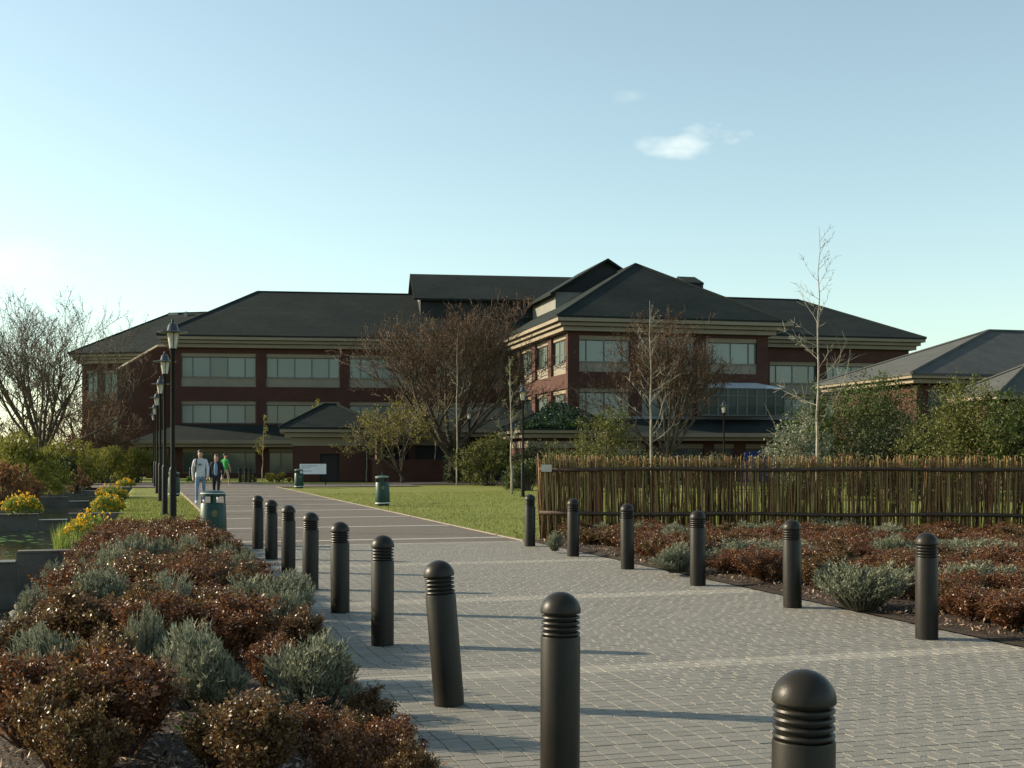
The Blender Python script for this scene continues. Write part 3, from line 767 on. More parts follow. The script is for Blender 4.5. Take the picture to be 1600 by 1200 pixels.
# ------------------------------------------------------------------ bollards
def make_bollard():
    t = thing('bollard', 'x', 'bollard', (0, 0, 0))
    mb = MB(); mb.lathe([(.0945, 0), (.0945, .684), (.0925, .690), (.072, .692)], 32); o = obj('post', mb, 'bollard', t, local=True); autosmooth(o)
    mb = MB(); mb.lathe([(.074, .690), (.074, .805)], 24); o = obj('core', mb, 'bollard_core', t, local=True); autosmooth(o)
    for k in range(4):
        z = .702+k*.0255
        mb = MB(); mb.lathe([(.0735, z-.001), (.0915, z-.004), (.0935, z+.001), (.0905, z+.008), (.0735, z+.0125)], 32, close=False)
        o = obj('louvre', mb, 'bollard', t, local=True); autosmooth(o)
    prof = [(.074, .800), (.093, .7995), (.0965, .803)]
    for i in range(0, 10):
        a = i/9*math.pi/2; prof.append((max(.001, .0965*math.cos(a)), .807+.093*math.sin(a)))
    mb = MB(); mb.lathe(prof, 32); o = obj('cap', mb, 'bollard', t, local=True); autosmooth(o, 50)
    return t
bol = make_bollard(); first = True
ordn = ['nearest', 'second', 'third', 'fourth', 'fifth', 'sixth', 'seventh', 'eighth', 'ninth']
# rows fitted to the photographed bases: even spacing along the path
Lnear, Lfar = Vector((.875, .00193*F, 0)), gp(403, 858)
Rnear, Rfar = gp(1448, 999), gp(828, 854)
brs = random.Random(2)
def place_bollard(p, label, group, tilt=(0, 0)):
    global first
    o = bol if first else copy_tree(bol); first = False
    o.location = (p.x, p.y, .012); o.rotation_euler = (tilt[0], tilt[1], brs.uniform(0, 6))
    if tilt != (0, 0): o.rotation_euler = (tilt[0], tilt[1], 0)
    tag(o, label, 'bollard', group)
for i in range(9):
    p = Lnear.lerp(Lfar, i/8)
    lab = 'dark domed metal bollard, %s from the camera in the left row' % ordn[i]
    if i == 2: lab = 'leaning dark domed metal bollard, third from the camera in the left row'
    if i == 2: p = gp(702, 1103)
    place_bollard(p, lab, 'bollards along the left side of the path', (0, R(-4.6)) if i == 2 else (brs.uniform(-.006, .006), brs.uniform(-.006, .006)))
for i in range(6):
    p = Rnear.lerp(Rfar, i/5)
    place_bollard(p, 'dark domed metal bollard, %s from the camera in the right row' % ordn[i], 'bollards along the right side of the path', (brs.uniform(-.008, .008), brs.uniform(-.012, .004)))
fb = [(298, 752), (375, 754), (391, 754), (384, 753.5)]
wh = ['behind the walker in the grey hoodie', 'dark one left of the yellow ground cover', 'rightmost by the yellow ground cover', 'between two others by the yellow ground cover']
for (px, py), l in zip(fb, wh):
    p = gp(px, py); place_bollard(p, 'small far bollard on the forecourt, ' + l, 'bollards at the far forecourt')

# ------------------------------------------------------------------ lamp posts
def make_lamp():
    t = thing('lamp_post', 'x', 'lamp post', (0, 0, 0))
    mb = MB(); mb.lathe([(.10, 0), (.10, .04), (.078, .06), (.076, 1.30), (.06, 1.36), (.045, 1.38)], 16); autosmooth(obj('base_column', mb, 'post_black', t, local=True))
    mb = MB(); mb.lathe([(.045, 1.37), (.042, 3.72), (.055, 3.74), (.055, 3.80), (.08, 3.85), (.08, 3.87)], 14); autosmooth(obj('upper_column', mb, 'post_black', t, local=True))
    lan = MB(); lan.lathe([(.075, 3.872), (.125, 4.19)], 16); lo = obj('lantern', lan, 'lamp_glass', t, local=True); autosmooth(lo)
    for k in range(4):
        a = k*math.pi/2+.6; mb = MB(); mb.tube([(.08*math.cos(a), .08*math.sin(a), 3.87), (.131*math.cos(a), .131*math.sin(a), 4.19)], [.009, .009], 4); obj('lantern_rib', mb, 'lamp_metal', lo, local=True)
    mb = MB(); mb.lathe([(.12, 4.192), (.305, 4.196), (.312, 4.206), (.30, 4.216), (.14, 4.238), (.12, 4.26), (.095, 4.36), (.045, 4.41), (.028, 4.43), (.036, 4.455), (.026, 4.48), (.004, 4.50)], 24); autosmooth(obj('lamp_hood', mb, 'lamp_metal', t, local=True))
    return t
lamp = make_lamp(); lf = True
lamps = [(270, 26.3, 'nearest in the row beside the litter bin'), (257.5, 34.3, 'second in the row along the lawn strip'), (250.5, 44.8, 'third in the row along the lawn strip'),
         (245.5, 55, 'fourth in the row along the lawn strip'), (242, 66.5, 'fifth in the row along the lawn strip'), (240, 77, 'farthest in the row along the lawn strip'),
         (817, 50, 'before the sunlit brick side wall'), (1131, 64, 'standing behind the willow fence, near the glazed bay'),
         (1540, 64.5, 'standing among the green bushes at right'), (733, 74, 'half hidden behind the big bare tree')]
for px, Y, l in lamps:
    o = lamp if lf else copy_tree(lamp); lf = False
    o.location = ((px-800)/F*Y, Y, -.02); o.rotation_euler = (0, 0, px)
    tag(o, 'black lamp post with wide hooded lantern, ' + l, 'lamp post', 'black lamp posts with hooded lanterns')

# ------------------------------------------------------------------ litter bins
def make_bin():
    t = thing('litter_bin', 'x', 'litter bin', (0, 0, 0))
    n = 32; sx, sy = 1.0, .9
    mb = MB(); mb.lathe([(.205, 0), (.215, .03), (.215, .075)], n, sx, sy); autosmooth(obj('plinth', mb, 'bin_dark', t, local=True))
    mb = MB(); mb.lathe([(.244, .078), (.247, .085), (.247, .105), (.244, .112)], n, sx, sy); autosmooth(obj('base_ring', mb, 'bin_white', t, local=True))
    mb = MB(); mb.lathe([(.238, .114), (.243, .13), (.222, .76), (.212, .775), (.195, .775), (.19, .72)], n, sx, sy); b = obj('body', mb, 'bin_green', t, local=True); autosmooth(b)
    mb = MB(); mb.lathe([(.185, .70), (.185, .735)], n, sx, sy); obj('liner', mb, 'bin_dark', t, local=True)
    for k in range(4):
        a = math.radians(90*k); mb = MB(); w = .30
        for s_ in range(1):
            v_ = []
            for z, r_ in ((.772, .214), (.895, .208)):
                for da in (-w/2, 0, w/2):
                    for rr in (r_, r_-.022): v_.append((rr*math.cos(a+da)*sx, rr*math.sin(a+da)*sy, z))
            mb.add(v_, [(0, 2, 8, 6), (2, 4, 10, 8), (3, 1, 7, 9), (5, 3, 9, 11), (1, 0, 6, 7), (4, 5, 11, 10), (0, 1, 3, 2), (2, 3, 5, 4), (6, 8, 9, 7), (8, 10, 11, 9)])
        obj('hood_post', mb, 'bin_green', t, local=True)
    mb = MB(); mb.lathe([(.19, .892), (.214, .893), (.216, .90), (.214, .935), (.19, .95)], n, sx, sy); h = obj('hood', mb, 'bin_green', t, local=True); autosmooth(h)
    mb = MB(); mb.lathe([(.2155, .940), (.221, .943), (.221, .955), (.2155, .958)], n, sx, sy); autosmooth(obj('hood_edge_highlight', mb, 'bin_white', h, local=True))  # thin white ring paints in the bright highlight along the hood's top edge
    mb = MB(); mb.lathe([(.214, .951), (.213, .962), (.19, .978), (.13, .992), (.02, 1.0)], n, sx, sy); autosmooth(obj('hood_lid', mb, 'bin_green', h, local=True))
    # gold emblem: a small wreath on the front
    mb = MB(); zc = .60; ry = -.2305*sy
    for k in range(14):
        a0, a1 = 2*math.pi*k/14, 2*math.pi*(k+.72)/14
        q = []
        for a, r_ in ((a0, .03), (a1, .03), (a1, .05), (a0, .05)):
            x = r_*math.cos(a); z = zc+r_*math.sin(a)*1.15
            rad = .243-(z-.13)/.63*.021+.0025
            q.append((x, -math.sqrt(max(0, rad*rad-x*x))*sy, z))
        mb.add(q, [(0, 1, 2, 3)])
    for x0, x1, z0, z1 in ((-.016, .016, zc-.022, zc+.022),):
        q = []
        for x, z in ((x0, z0), (x1, z0), (x1, z1), (x0, z1)):
            rad = .243-(z-.13)/.63*.021+.0025; q.append((x, -math.sqrt(rad*rad-x*x)*sy, z))
        mb.add(q, [(0, 1, 2, 3)])
    obj('emblem', mb, 'gold', b, local=True)
    return t
lb_ = make_bin(); bf = True
for px, py, l, rz in [(333, 852, 'dark green litter bin standing behind the nearest left shrubs', .12), (272, 774, 'dark green litter bin at the lawn edge beside the lamp posts', .3),
                  (598, 789, 'dark green litter bin alone on the right lawn edge', .1), (467, 762, 'dark green litter bin in shade next to the white sign', .2)]:
    o = lb_ if bf else copy_tree(lb_); bf = False
    p = gp(px, py); o.location = (p.x, p.y, -.028); o.rotation_euler = (0, 0, rz+math.atan2(-p.x, p.y)*1.0)
    tag(o, l, 'litter bin', 'green litter bins')
    if px == 598: o.rotation_euler[1] = R(-1.5)
# green utility box by the pavilion
p = gp(578, 752); ub = thing('utility_box', 'small green utility box at the pavilion wall', 'utility box', (p.x, p.y, -.03))
mb = MB(); mb.box(-.16, .16, -.14, .14, 0, .5); obj('cabinet', mb, 'bin_green', ub, local=True)
mb = MB(); mb.box(-.18, .18, -.16, .16, .5, .56); obj('lid', mb, 'bin_white', ub, local=True)

# ------------------------------------------------------------------ sign
p = gp(489, 758); sg = thing('sign_board', 'white rectangular sign board on posts in front of the pavilion', 'sign', (p.x, p.y, -.03), R(8))
zs0, zs1 = CAMH+(HOR-740)/F*p.y, CAMH+(HOR-724)/F*p.y; hw_ = 20.5/F*p.y
mb = MB(); mb.box(-hw_, hw_, -.03, .0, zs0, zs1); bd = obj('board', mb, 'sign_white', sg, local=True)
for i, (a, b, z) in enumerate(((-.85, .35, .80), (-.85, -.25, .62), (-.85, -.1, .30))):
    mb = MB(); z = zs0+(zs1-zs0)*z; mb.box(a*hw_, b*hw_, -.034, -.0305, z-.02, z+.02); obj('text_line', mb, 'sign_grey', bd, local=True)
for x in (-hw_*.9, hw_*.96):
    mb = MB(); mb.box(x-.03, x+.03, .002, .06, 0, zs1); obj('post', mb, 'post_black', sg, local=True)

# ------------------------------------------------------------------ willow fence
fence = thing('willow_fence', 'long rustic willow stake fence with dark log rails behind right bed', 'fence', tuple(FA))
frs = random.Random(21)
Lf = (FB-FA).length; fd = (FB-FA).normalized(); fa = math.atan2(fd.y, fd.x)
def stake_mesh(k):
    r = random.Random(k); mb = MB(); pts = []; rs = []
    for i in range(5):
        t = i/4; pts.append((r.uniform(-.006, .006), r.uniform(-.006, .006), t)); rs.append(.0115*(1.15-.45*t))
    mb.tube(pts, rs, 6); return mb.mesh('stake', 'stake', smooth=True)
sm = [stake_mesh(k) for k in range(5)]
xs_ = []
x = .0
while x < Lf:
    xs_.append(x); x += frs.choice((.020, .026, .032, .038, .046)) if x > 1.2 else frs.uniform(.014, .026)
extra = MB(); made = 0
for x in xs_:
    h = frs.uniform(1.46, 1.60)+(.06 if x < .5 else 0)
    side = frs.choice((-.052, .05)); p = FA+fd*x+Vector((-fd.y, fd.x, 0))*(side+frs.uniform(-.008, .008))
    lean = R(frs.gauss(-1.5, 1.4)) if x < 3 else R(frs.gauss(.6, 1.6)); sc = frs.uniform(.75, 1.45)
    if made < 300 and p.x/p.y < .435:
        o = put('stake', sm[frs.randrange(5)], fence); o.location = p-FA+Vector((0, 0, -.05)); o.scale = (sc, sc, h+.05)
        o.rotation_euler = (frs.uniform(-.02, .02), lean, fa+frs.uniform(0, 6)*0); made += 1
    else:
        extra.tube([p-Vector((0, 0, .05)), p+Vector((math.sin(lean)*h, 0, h))], [.0125*sc, .008*sc], 5)
for i in range(430):
    x = frs.uniform(0, Lf); p = FA+fd*x+Vector((-fd.y, fd.x, 0))*frs.choice((-.06, .065, .10)); h = frs.uniform(1.40, 1.60); lean = R(frs.gauss(0, 1.8)); sc = frs.uniform(.7, 1.3)
    extra.tube([p-Vector((0, 0, .05)), p+Vector((math.sin(lean)*h*.5, 0, h*.5)), p+Vector((math.sin(lean)*h, 0, h))], [.013*sc, .011*sc, .008*sc], 5)
# thin withies woven between
for i in range(900):
    x = frs.uniform(0, Lf); p = FA+fd*x+Vector((-fd.y, fd.x, 0))*frs.uniform(-.05, .06)
    z0 = frs.choice((0, 0, .3, .5)); z1 = min(1.6, z0+frs.uniform(.5, 1.3)); ln_ = frs.gauss(0, .05)
    extra.tube([p+Vector((0, 0, z0)), p+Vector((ln_*.6, 0, (z0+z1)/2)), p+Vector((ln_*1.4, .01, z1))], [.009, .0075, .005], 4)
tag(obj('withies', extra, 'stake', fence, smooth=True), kind='stuff')
for z, n_ in ((1.335, 'rail'), (.515, 'rail')):
    pts = [FA+fd*(x-.02)+Vector((0, -.082, z+.012*math.sin(x*1.7+z*3))) for x in [i*.8 for i in range(int(Lf/.8)+2)]]
    mb = MB(); mb.tube(pts, [.036+.005*math.sin(i*2.1) for i in range(len(pts))], 8); obj(n_, mb, 'log', fence, smooth=True)
for x in (.04, 3.1, 6.2, 9.3, 12.3):
    p = FA+fd*x+Vector((0, .1, 0)); mb = MB(); mb.tube([p-Vector((0, 0, .1)), p+Vector((0, 0, 1.45 if x > 1 else 1.40))], [.05, .045], 8); obj('post', mb, 'log', fence, smooth=True)
sp = MB()
for i in range(9000):
    x = frs.uniform(0, Lf); z = 1.37+abs(frs.gauss(0, .10)) if frs.random() < .62 else 1.33-abs(frs.gauss(0, .2))
    z = min(z, 1.63)
    if frs.random() < .08: z = frs.uniform(.05, 1.3)
    p = FA+fd*x+Vector((0, frs.uniform(-.09, .09), z))
    sp.leaf(p, Vector((frs.uniform(-.7, .7), frs.uniform(-.7, .7), frs.uniform(-.2, 1))), .014, frs.uniform(.025, .05), Vector((frs.uniform(-1, 1), -1, frs.uniform(-1, 1))))
tag(obj('sprouts', sp, 'sprout', fence), kind='stuff')
a_ = at(846, 726, 23.15); b_ = at(862, 737, 23.15)
mb = MB(); mb.box(a_.x, b_.x, 23.14, 23.155, b_.z, a_.z); obj('tag_plate', mb, 'plate', fence)

# ------------------------------------------------------------------ bed shrubs
def rvec(r):
    while True:
        v = Vector((r.uniform(-1, 1), r.uniform(-1, 1), r.uniform(-1, 1)))
        if .05 < v.length < 1: return v.normalized()
def red_shrub(seed, leafm):
    r = random.Random(seed); st = MB(); fo = MB()
    nst = 34
    for i in range(nst):
        a = r.uniform(0, 6.283); sp_ = r.random()**.6; h = (.98-.38*sp_*sp_)*r.uniform(.62, 1.05)
        base = Vector((.05*math.cos(a), .05*math.sin(a), 0)); tip = Vector((.47*sp_*math.cos(a), .47*sp_*math.sin(a), h))
        mid = base.lerp(tip, .5)+Vector((.07*math.cos(a), .07*math.sin(a), .05)); st.tube([base, mid, tip], [.011, .008, .004], 3, cap=False)
        tips = [(mid, tip), (base.lerp(mid, .45), mid)]
        for k in range(4):
            t = r.uniform(.35, .95); q = mid.lerp(tip, t) if t > .5 else base.lerp(mid, t*2)
            e = q+Vector((r.uniform(-.17, .17), r.uniform(-.17, .17), r.uniform(.04, .22))); e.z = min(e.z, 1.06)
            st.tube([q, e], [.005, .003], 3, cap=False); tips.append((q, e))
        for q, e in tips:
            n = 40
            for k in range(n):
                t = r.random()**.7; p = q.lerp(e, t)+Vector((r.gauss(0, .03), r.gauss(0, .03), r.gauss(0, .03)))
                if p.z < .05: continue
                d = (e-q).normalized()*.5+rvec(r); d.z += .25
                l = r.uniform(.030, .056); fo.leaf(p, d, l*.55, l, rvec(r))
    return fo.mesh('foliage', leafm), st.mesh('stems', 'stem_red')
def silver_shrub(seed):
    r = random.Random(seed); st = MB(); fo = MB()
    lobes = [(Vector((r.uniform(-.28, .28), r.uniform(-.28, .28), 0)), r.uniform(.24, .36), r.uniform(.55, .98)) for _ in range(8)]
    for c, rad, h in lobes:
        for i in range(30):
            a = r.uniform(0, 6.283); q = r.random()**.5
            tip = c+Vector((rad*q*math.cos(a), rad*q*math.sin(a), h*(1-.45*q*q)*r.uniform(.85, 1.05)))
            base = c*.3+Vector((tip.x-c.x, tip.y-c.y, 0))*.35
            st.tube([base, tip], [.008, .004], 3, cap=False)
            for k in range(26):
                t = .38+.62*r.random()**.75; p = base.lerp(tip, t)+Vector((r.gauss(0, .016), r.gauss(0, .016), 0))
                d = (tip-base).normalized()*1.2+rvec(r)*.8
                fo.tri(p, d, .017, r.uniform(.05, .10), rvec(r))
    return fo.mesh('foliage', 'silver'), st.mesh('stems', 'stem_grey')
REDS = [red_shrub(s, 'leaf_red') for s in (1, 2, 3)]+[red_shrub(s, 'leaf_bronze') for s in (4, 5)]
SILV = [silver_shrub(s) for s in (11, 12, 13)]
prs = random.Random(77)
def shrub(p, w, h, kind, label, group):
    fo, st = (SILV if kind == 's' else REDS)[prs.randrange(3 if kind == 's' else 5)]
    o = thing('lavender_shrub' if kind == 's' else 'dwarf_shrub', label, 'shrub', (p.x, p.y, p.z-.02), prs.uniform(0, 6.28), group, (w, w, h))
    put('foliage', fo, o); put('stems', st, o); PLANTS.setdefault(group, []).append(o)
PLANTS = {}
def bedz(p): u_, v_ = touv(p); return gz(u_, v_)
SL = 'silver grey green cushion shrub in the bed left of the path'; SLG = 'silver shrubs in the left bed'
RL = 'reddish brown twiggy dwarf shrub in the bed left of the path'; RLG = 'red brown shrubs in the left bed'
taken = []
def sil(px, py, wpx, hh, lab, grp):
    p = gp(px, py, .12); w = wpx/F*p.y; p.z = max(0.0, bedz(p)) if 'left' in grp else .06
    shrub(p, w*1.3, hh*1.28, 's', lab, grp); taken.append((p, w*.5))
for px, py, w, hh in [(495, 1112, 128, .42), (312, 1112, 130, .46), (90, 1100, 120, .44), (415, 990, 112, .46), (268, 990, 90, .46), (150, 985, 95, .46),
                   (200, 905, 62, .50), (345, 905, 36, .42), (385, 918, 48, .45), (330, 1120, 80, .35), (60, 985, 50, .4), (465, 945, 70, .42), (175, 935, 66, .46), (105, 945, 56, .42), (300, 900, 50, .46), (245, 905, 46, .46), (440, 1000, 66, .42), (220, 1075, 60, .42)]:
    sil(px, py, w, hh, SL, SLG)
hand = [(330, 1215, 120, .30), (480, 1190, 110, .26), (540, 1235, 130, .30), (90, 1215, 170, .46), (165, 1105, 110, .44), (420, 1085, 100, .34), (545, 1165, 80, .22), (200, 1190, 215, .52), (40, 1165, 180, .50), (130, 1250, 150, .40), (400, 1235, 190, .40), (615, 1180, 110, .30), (575, 1120, 90, .28), (640, 1215, 90, .26),
        (250, 1045, 150, .52), (372, 1040, 160, .50), (120, 1035, 160, .50), (470, 1010, 90, .40), (525, 1060, 60, .28),
        (10, 1060, 130, .45), (300, 960, 120, .52), (220, 960, 110, .5), (380, 955, 110, .46), (440, 955, 70, .38)]
for px, py, w, hh in hand:
    p = gp(px, py, .12); ww = w/F*p.y; p.z = max(-.02, bedz(p)); shrub(p, ww, hh, 'r', RL, RLG); taken.append((p, ww*.42))
n = 0; tries = 0
while tries < 6000 and n < 110:
    tries += 1
    u_, v_ = prs.uniform(9.6, 22.6), prs.uniform(-1.25, 1.2)
    p = uv(u_, v_); x, y = proj((p.x, p.y, 0))
    if x < -60 or v_ < -.5-.02*(22-u_): continue
    w = prs.uniform(.56, .78)
    if any((p-q).xy.length < (w*.31+r_) for q, r_ in taken): continue
    p.z = gz(u_, v_)
    shrub(p, w, prs.uniform(.34, .50)*(1 if v_ < .9 else .8), 'r', RL, RLG); taken.append((p, w*.36)); n += 1
SR = 'silver grey green cushion shrub in the bed before the willow fence'; SRG = 'silver shrubs in the right bed'
RR = 'reddish brown twiggy dwarf shrub in the bed before the willow fence'; RRG = 'red brown shrubs in the right bed'
for px, py, w, hh in [(1345, 938, 110, .42), (1190, 878, 120, .36), (1062, 885, 66, .38), (1066, 850, 56, .42), (1280, 885, 80, .32), (1390, 872, 70, .42), (1290, 838, 110, .4),
                   (868, 853, 24, .32), (1140, 880, 56, .34), (1500, 880, 110, .38), (1570, 882, 90, .36), (1400, 925, 90, .34), (1555, 925, 110, .36),
                   (1150, 842, 60, .34), (1215, 845, 60, .36), (940, 838, 40, .3), (1010, 842, 44, .34), (1480, 925, 70, .33), (1395, 850, 60, .38)]:
    sil(px, py, w, hh, SR, SRG)
n = 0; tries = 0
while tries < 9000 and n < 190:
    tries += 1
    x, y = prs.uniform(.8, 11.5), prs.uniform(8.5, 23)
    if not rb_inside(x, y, .32) or y > fence_y(x)-.28 or x/y > .47: continue
    p = Vector((x, y, .05)); w = prs.uniform(.55, .8)
    if any((p-q).xy.length < (w*.31+r_) for q, r_ in taken): continue
    shrub(p, w, prs.uniform(.30, .44), 'r', RR, RRG); taken.append((p, w*.36)); n += 1
ORD = ['first', 'second', 'third', 'fourth', 'fifth', 'sixth', 'seventh', 'eighth', 'ninth', 'tenth', 'eleventh', 'twelfth', 'thirteenth', 'fourteenth', 'fifteenth',
       'sixteenth', 'seventeenth', 'eighteenth', 'nineteenth', 'twentieth', 'twenty-first', 'twenty-second']
for gname, lst in PLANTS.items():
    lst.sort(key=lambda o: o.location.y); n_ = 4 if 'silver' in gname else 10
    what = ('silver green cushion shrub' if 'silver' in gname else 'reddish brown shrub')+(' in left bed' if 'left' in gname else ' in right bed')
    for i in range(0, len(lst), n_):
        for j, o in enumerate(sorted(lst[i:i+n_], key=lambda o: o.location.x/o.location.y)):
            o['label'] = what+', %s row from front, %s from left' % (ORD[i//n_], ORD[j])
# bark mulch chips
mb = MB()
for i in range(30000):
    if i < 17000:
        u_, v_ = 5.2+17*prs.random()**2.2, prs.uniform(-1.2, 1.44); p = uv(u_, v_, gz(u_, v_)-.006)
    else:
        u_ = 22*prs.random(); v_ = VR+.02+abs(prs.gauss(0, .7)); p = uv(u_, v_, .03+.09*min(1, (v_-VR)/1.2))
        if p.y > fence_y(p.x): continue
    l = prs.uniform(.014, .065)*(1 if i % 3 else .6)
    mb.leaf(p+Vector((0, 0, .008)), Vector((prs.uniform(-1, 1), prs.uniform(-1, 1), prs.uniform(-.15, .7))), l*.34, l, Vector((prs.uniform(-.5, .5), prs.uniform(-.5, .5), 1)))
tag(obj('bark_mulch', mb, 'chip'), 'loose brown bark chips strewn over the planting beds', 'mulch', kind='stuff')
# weeds in the left bed
def weed(px, py, s_, lab):
    p = gp(px, py, .1); p.z = max(0, bedz(p)); mb = MB()
    for i in range(60):
        a = prs.uniform(0, 6.28); d = Vector((math.cos(a), math.sin(a), prs.uniform(.3, 1.6))); mb.leaf(d*prs.uniform(0, .06), d, .018, prs.uniform(.05, .12), rvec(prs))
    o = thing('weed', lab, 'weed', tuple(p), 0, 'green weeds in the left bed', s_); obj('foliage', mb, 'weed', o, local=True)
weed(308, 1172, .9, 'bright green weed in the mulch at the bottom of the left bed')
weed(432, 1032, .8, 'green weed between the silver shrubs of the left bed')
weed(297, 1080, .6, 'small green weed at the foot of a silver shrub')
weed(60, 962, .8, 'green weed on the pond bank at the left')

# ------------------------------------------------------------------ trees
def bare_tree(name, label, loc, height, width, seed, trunk_r, limbs=7, kids=(5, 5, 5), first=.16, barkm='bark', twigm='twig_brown', budm=None, nbud=0, upb=.35, ivy=False, group=None, leafside=None, twr=.011, cat='tree', spread=1.0, lr=.46):
    r = random.Random(seed); T = MB(); Cn = MB(); segs = []
    def grow(p, d, l, rad, lvl):
        n = 4 if lvl < 2 else 3; pts = [p]; q = p; dd = d.normalized()
        for i in range(n):
            dd = (dd+rvec(r)*(.16+.05*lvl)+Vector((0, 0, upb*.22))).normalized(); q = q+dd*l/n; pts.append(q)
        rs = [rad*(1-.62*i/n) for i in range(n+1)]
        if lvl <= 1: T.tube(pts, rs, 7 if lvl == 0 else 5, cap=False)
        else: Cn.tube(pts, [max(twr*(.75 if lvl > 3 else 1), x) for x in rs], 4 if lvl == 2 else 3, cap=False)
        segs.append((pts[-1], lvl)) if lvl >= len(kids) else None
        if lvl >= len(kids): return
        for k in range(kids[lvl]):
            t = .28+.72*(k+r.random())/kids[lvl]; t = min(t, .999); i = int(t*n); f = t*n-i; b = pts[i].lerp(pts[min(i+1, n)], f)
            tang = (pts[min(i+1, n)]-pts[i]).normalized(); side = rvec(r); side = (side-tang*side.dot(tang)).normalized()
            ang = r.uniform(.45, .95); nd = tang*math.cos(ang)+side*math.sin(ang)+Vector((0, 0, upb*.5))
            grow(b, nd, l*r.uniform(.5, .72)*(1.05-.25*t), rs[i]*.52, lvl+1)
    trunkh = height*first; tp = [Vector((0, 0, -.1))]
    for i in range(1, 5): tp.append(Vector((r.uniform(-.06, .06)*i*.3, r.uniform(-.06, .06)*i*.3, trunkh*i/4)))
    T.tube(tp, [trunk_r*1.35, trunk_r*1.05, trunk_r, trunk_r*.95, trunk_r*.9], 9, cap=False)
    for k in range(limbs):
        a = 6.283*(k+r.uniform(-.3, .3))/limbs; tilt = r.uniform(.25, 1.0)*spread if k else .08
        d = Vector((math.sin(tilt)*math.cos(a), math.sin(tilt)*math.sin(a), math.cos(tilt)))
        grow(tp[-1]-Vector((0, 0, r.random()*trunkh*.3)), d, height*.52*r.uniform(.85, 1.05), trunk_r*lr, 0)
    zmax = max(v[2] for v in Cn.v); xs = sorted(abs(v[0]) for v in Cn.v); xw = xs[int(len(xs)*.97)]
    sz = height/zmax; sw = width/2/xw
    def rs_(m): m.v = [(x*(1+(sw-1)*min(1, max(0, z/trunkh-.5)) if z > 0 else x), y*(1+(sw-1)*min(1, max(0, z/trunkh-.5)) if z > 0 else y), z*sz) for x, y, z in m.v]
    rs_(T); rs_(Cn)
    t = thing(name, label, cat, loc, 0, group)
    obj('trunk', T, barkm, t, smooth=True, local=True); cr = obj('crown', Cn, twigm, t, local=True)
    if nbud:
        B = MB(); vs_ = Cn.v
        for i in range(nbud):
            v = Vector(vs_[r.randrange(len(vs_))])
            if leafside and not leafside(v/height): continue
            B.leaf(v+rvec(r)*.06, rvec(r), r.uniform(.05, .09), r.uniform(.07, .13), rvec(r))
        if B.f: tag(obj('buds', B, budm, cr, local=True), kind='stuff')
    if ivy:
        B = MB()
        for i in range(1600):
            a = r.uniform(0, 6.28); z = r.random()*height*.28; rr = trunk_r*(1.3+.5*r.random()); 
            B.leaf(Vector((rr*math.cos(a), rr*math.sin(a), z)), Vector((math.cos(a), math.sin(a), r.uniform(-1, .6))), .10, .13, Vector((math.cos(a), math.sin(a), .4)))
        tag(obj('ivy', B, 'ivy', t, local=True), kind='stuff')
    return t
def base(px, Y): return ((px-800)/F*Y, Y, -.03)
bare_tree('bare_tree', 'big spreading bare tree at the far left edge', base(66, 80), 12.6, 11.6, 31, .32, 12, (6, 5, 4, 3), .14, 'bark', 'twig_grey', 'bud_brown', 3500, .42, twr=.009, lr=.34)
bare_tree('bare_tree', 'big ivy trunked bare tree with brown twigs before the centre', base(708, 77), 11.9, 11.0, 44, .33, 12, (6, 5, 5, 3), .17, 'bark', 'twig_brown', 'bud_brown', 9000, .46, ivy=True, twr=.011, lr=.36)
bare_tree('bare_tree', 'spreading bare tree with rusty twigs before the right block', base(1043, 70), 10.2, 8.4, 52, .27, 10, (6, 5, 4, 3), .19, 'bark', 'twig_brown', 'bud_brown', 6500, .40, twr=.011, lr=.38)
# small tree coming into yellow green leaf in front of the ivy tree
bare_tree('leafing_tree', 'low tree coming into yellow green leaf left of the ivy tree', base(628, 76), 6.3, 6.4, 63, .12, 7, (5, 5, 4), .12, 'bark', 'twig_grey', 'leaf_yellow', 4200, .15, twr=.010)
bare_tree('leafing_tree', 'dark bushy tree between the left bare tree and the brick wing', base(128, 92), 8.2, 5.6, 71, .16, 8, (5, 5, 4), .06, 'bark', 'twig_brown', 'rust_leaf', 5200, .3, twr=.014)
bare_tree('leafing_tree', 'russet bare thicket tree in front of the far left wing', base(160, 88), 5.2, 4.4, 72, .10, 8, (5, 5, 4), .05, 'bark', 'twig_brown', 'bud_brown', 4200, .35, twr=.013)
bare_tree('leafing_tree', 'brown bare thicket tree at the left picture edge', base(12, 90), 5.0, 7.5, 73, .10, 9, (5, 5, 4), .05, 'bark', 'twig_brown', 'bud_brown', 3500, .35, twr=.013)
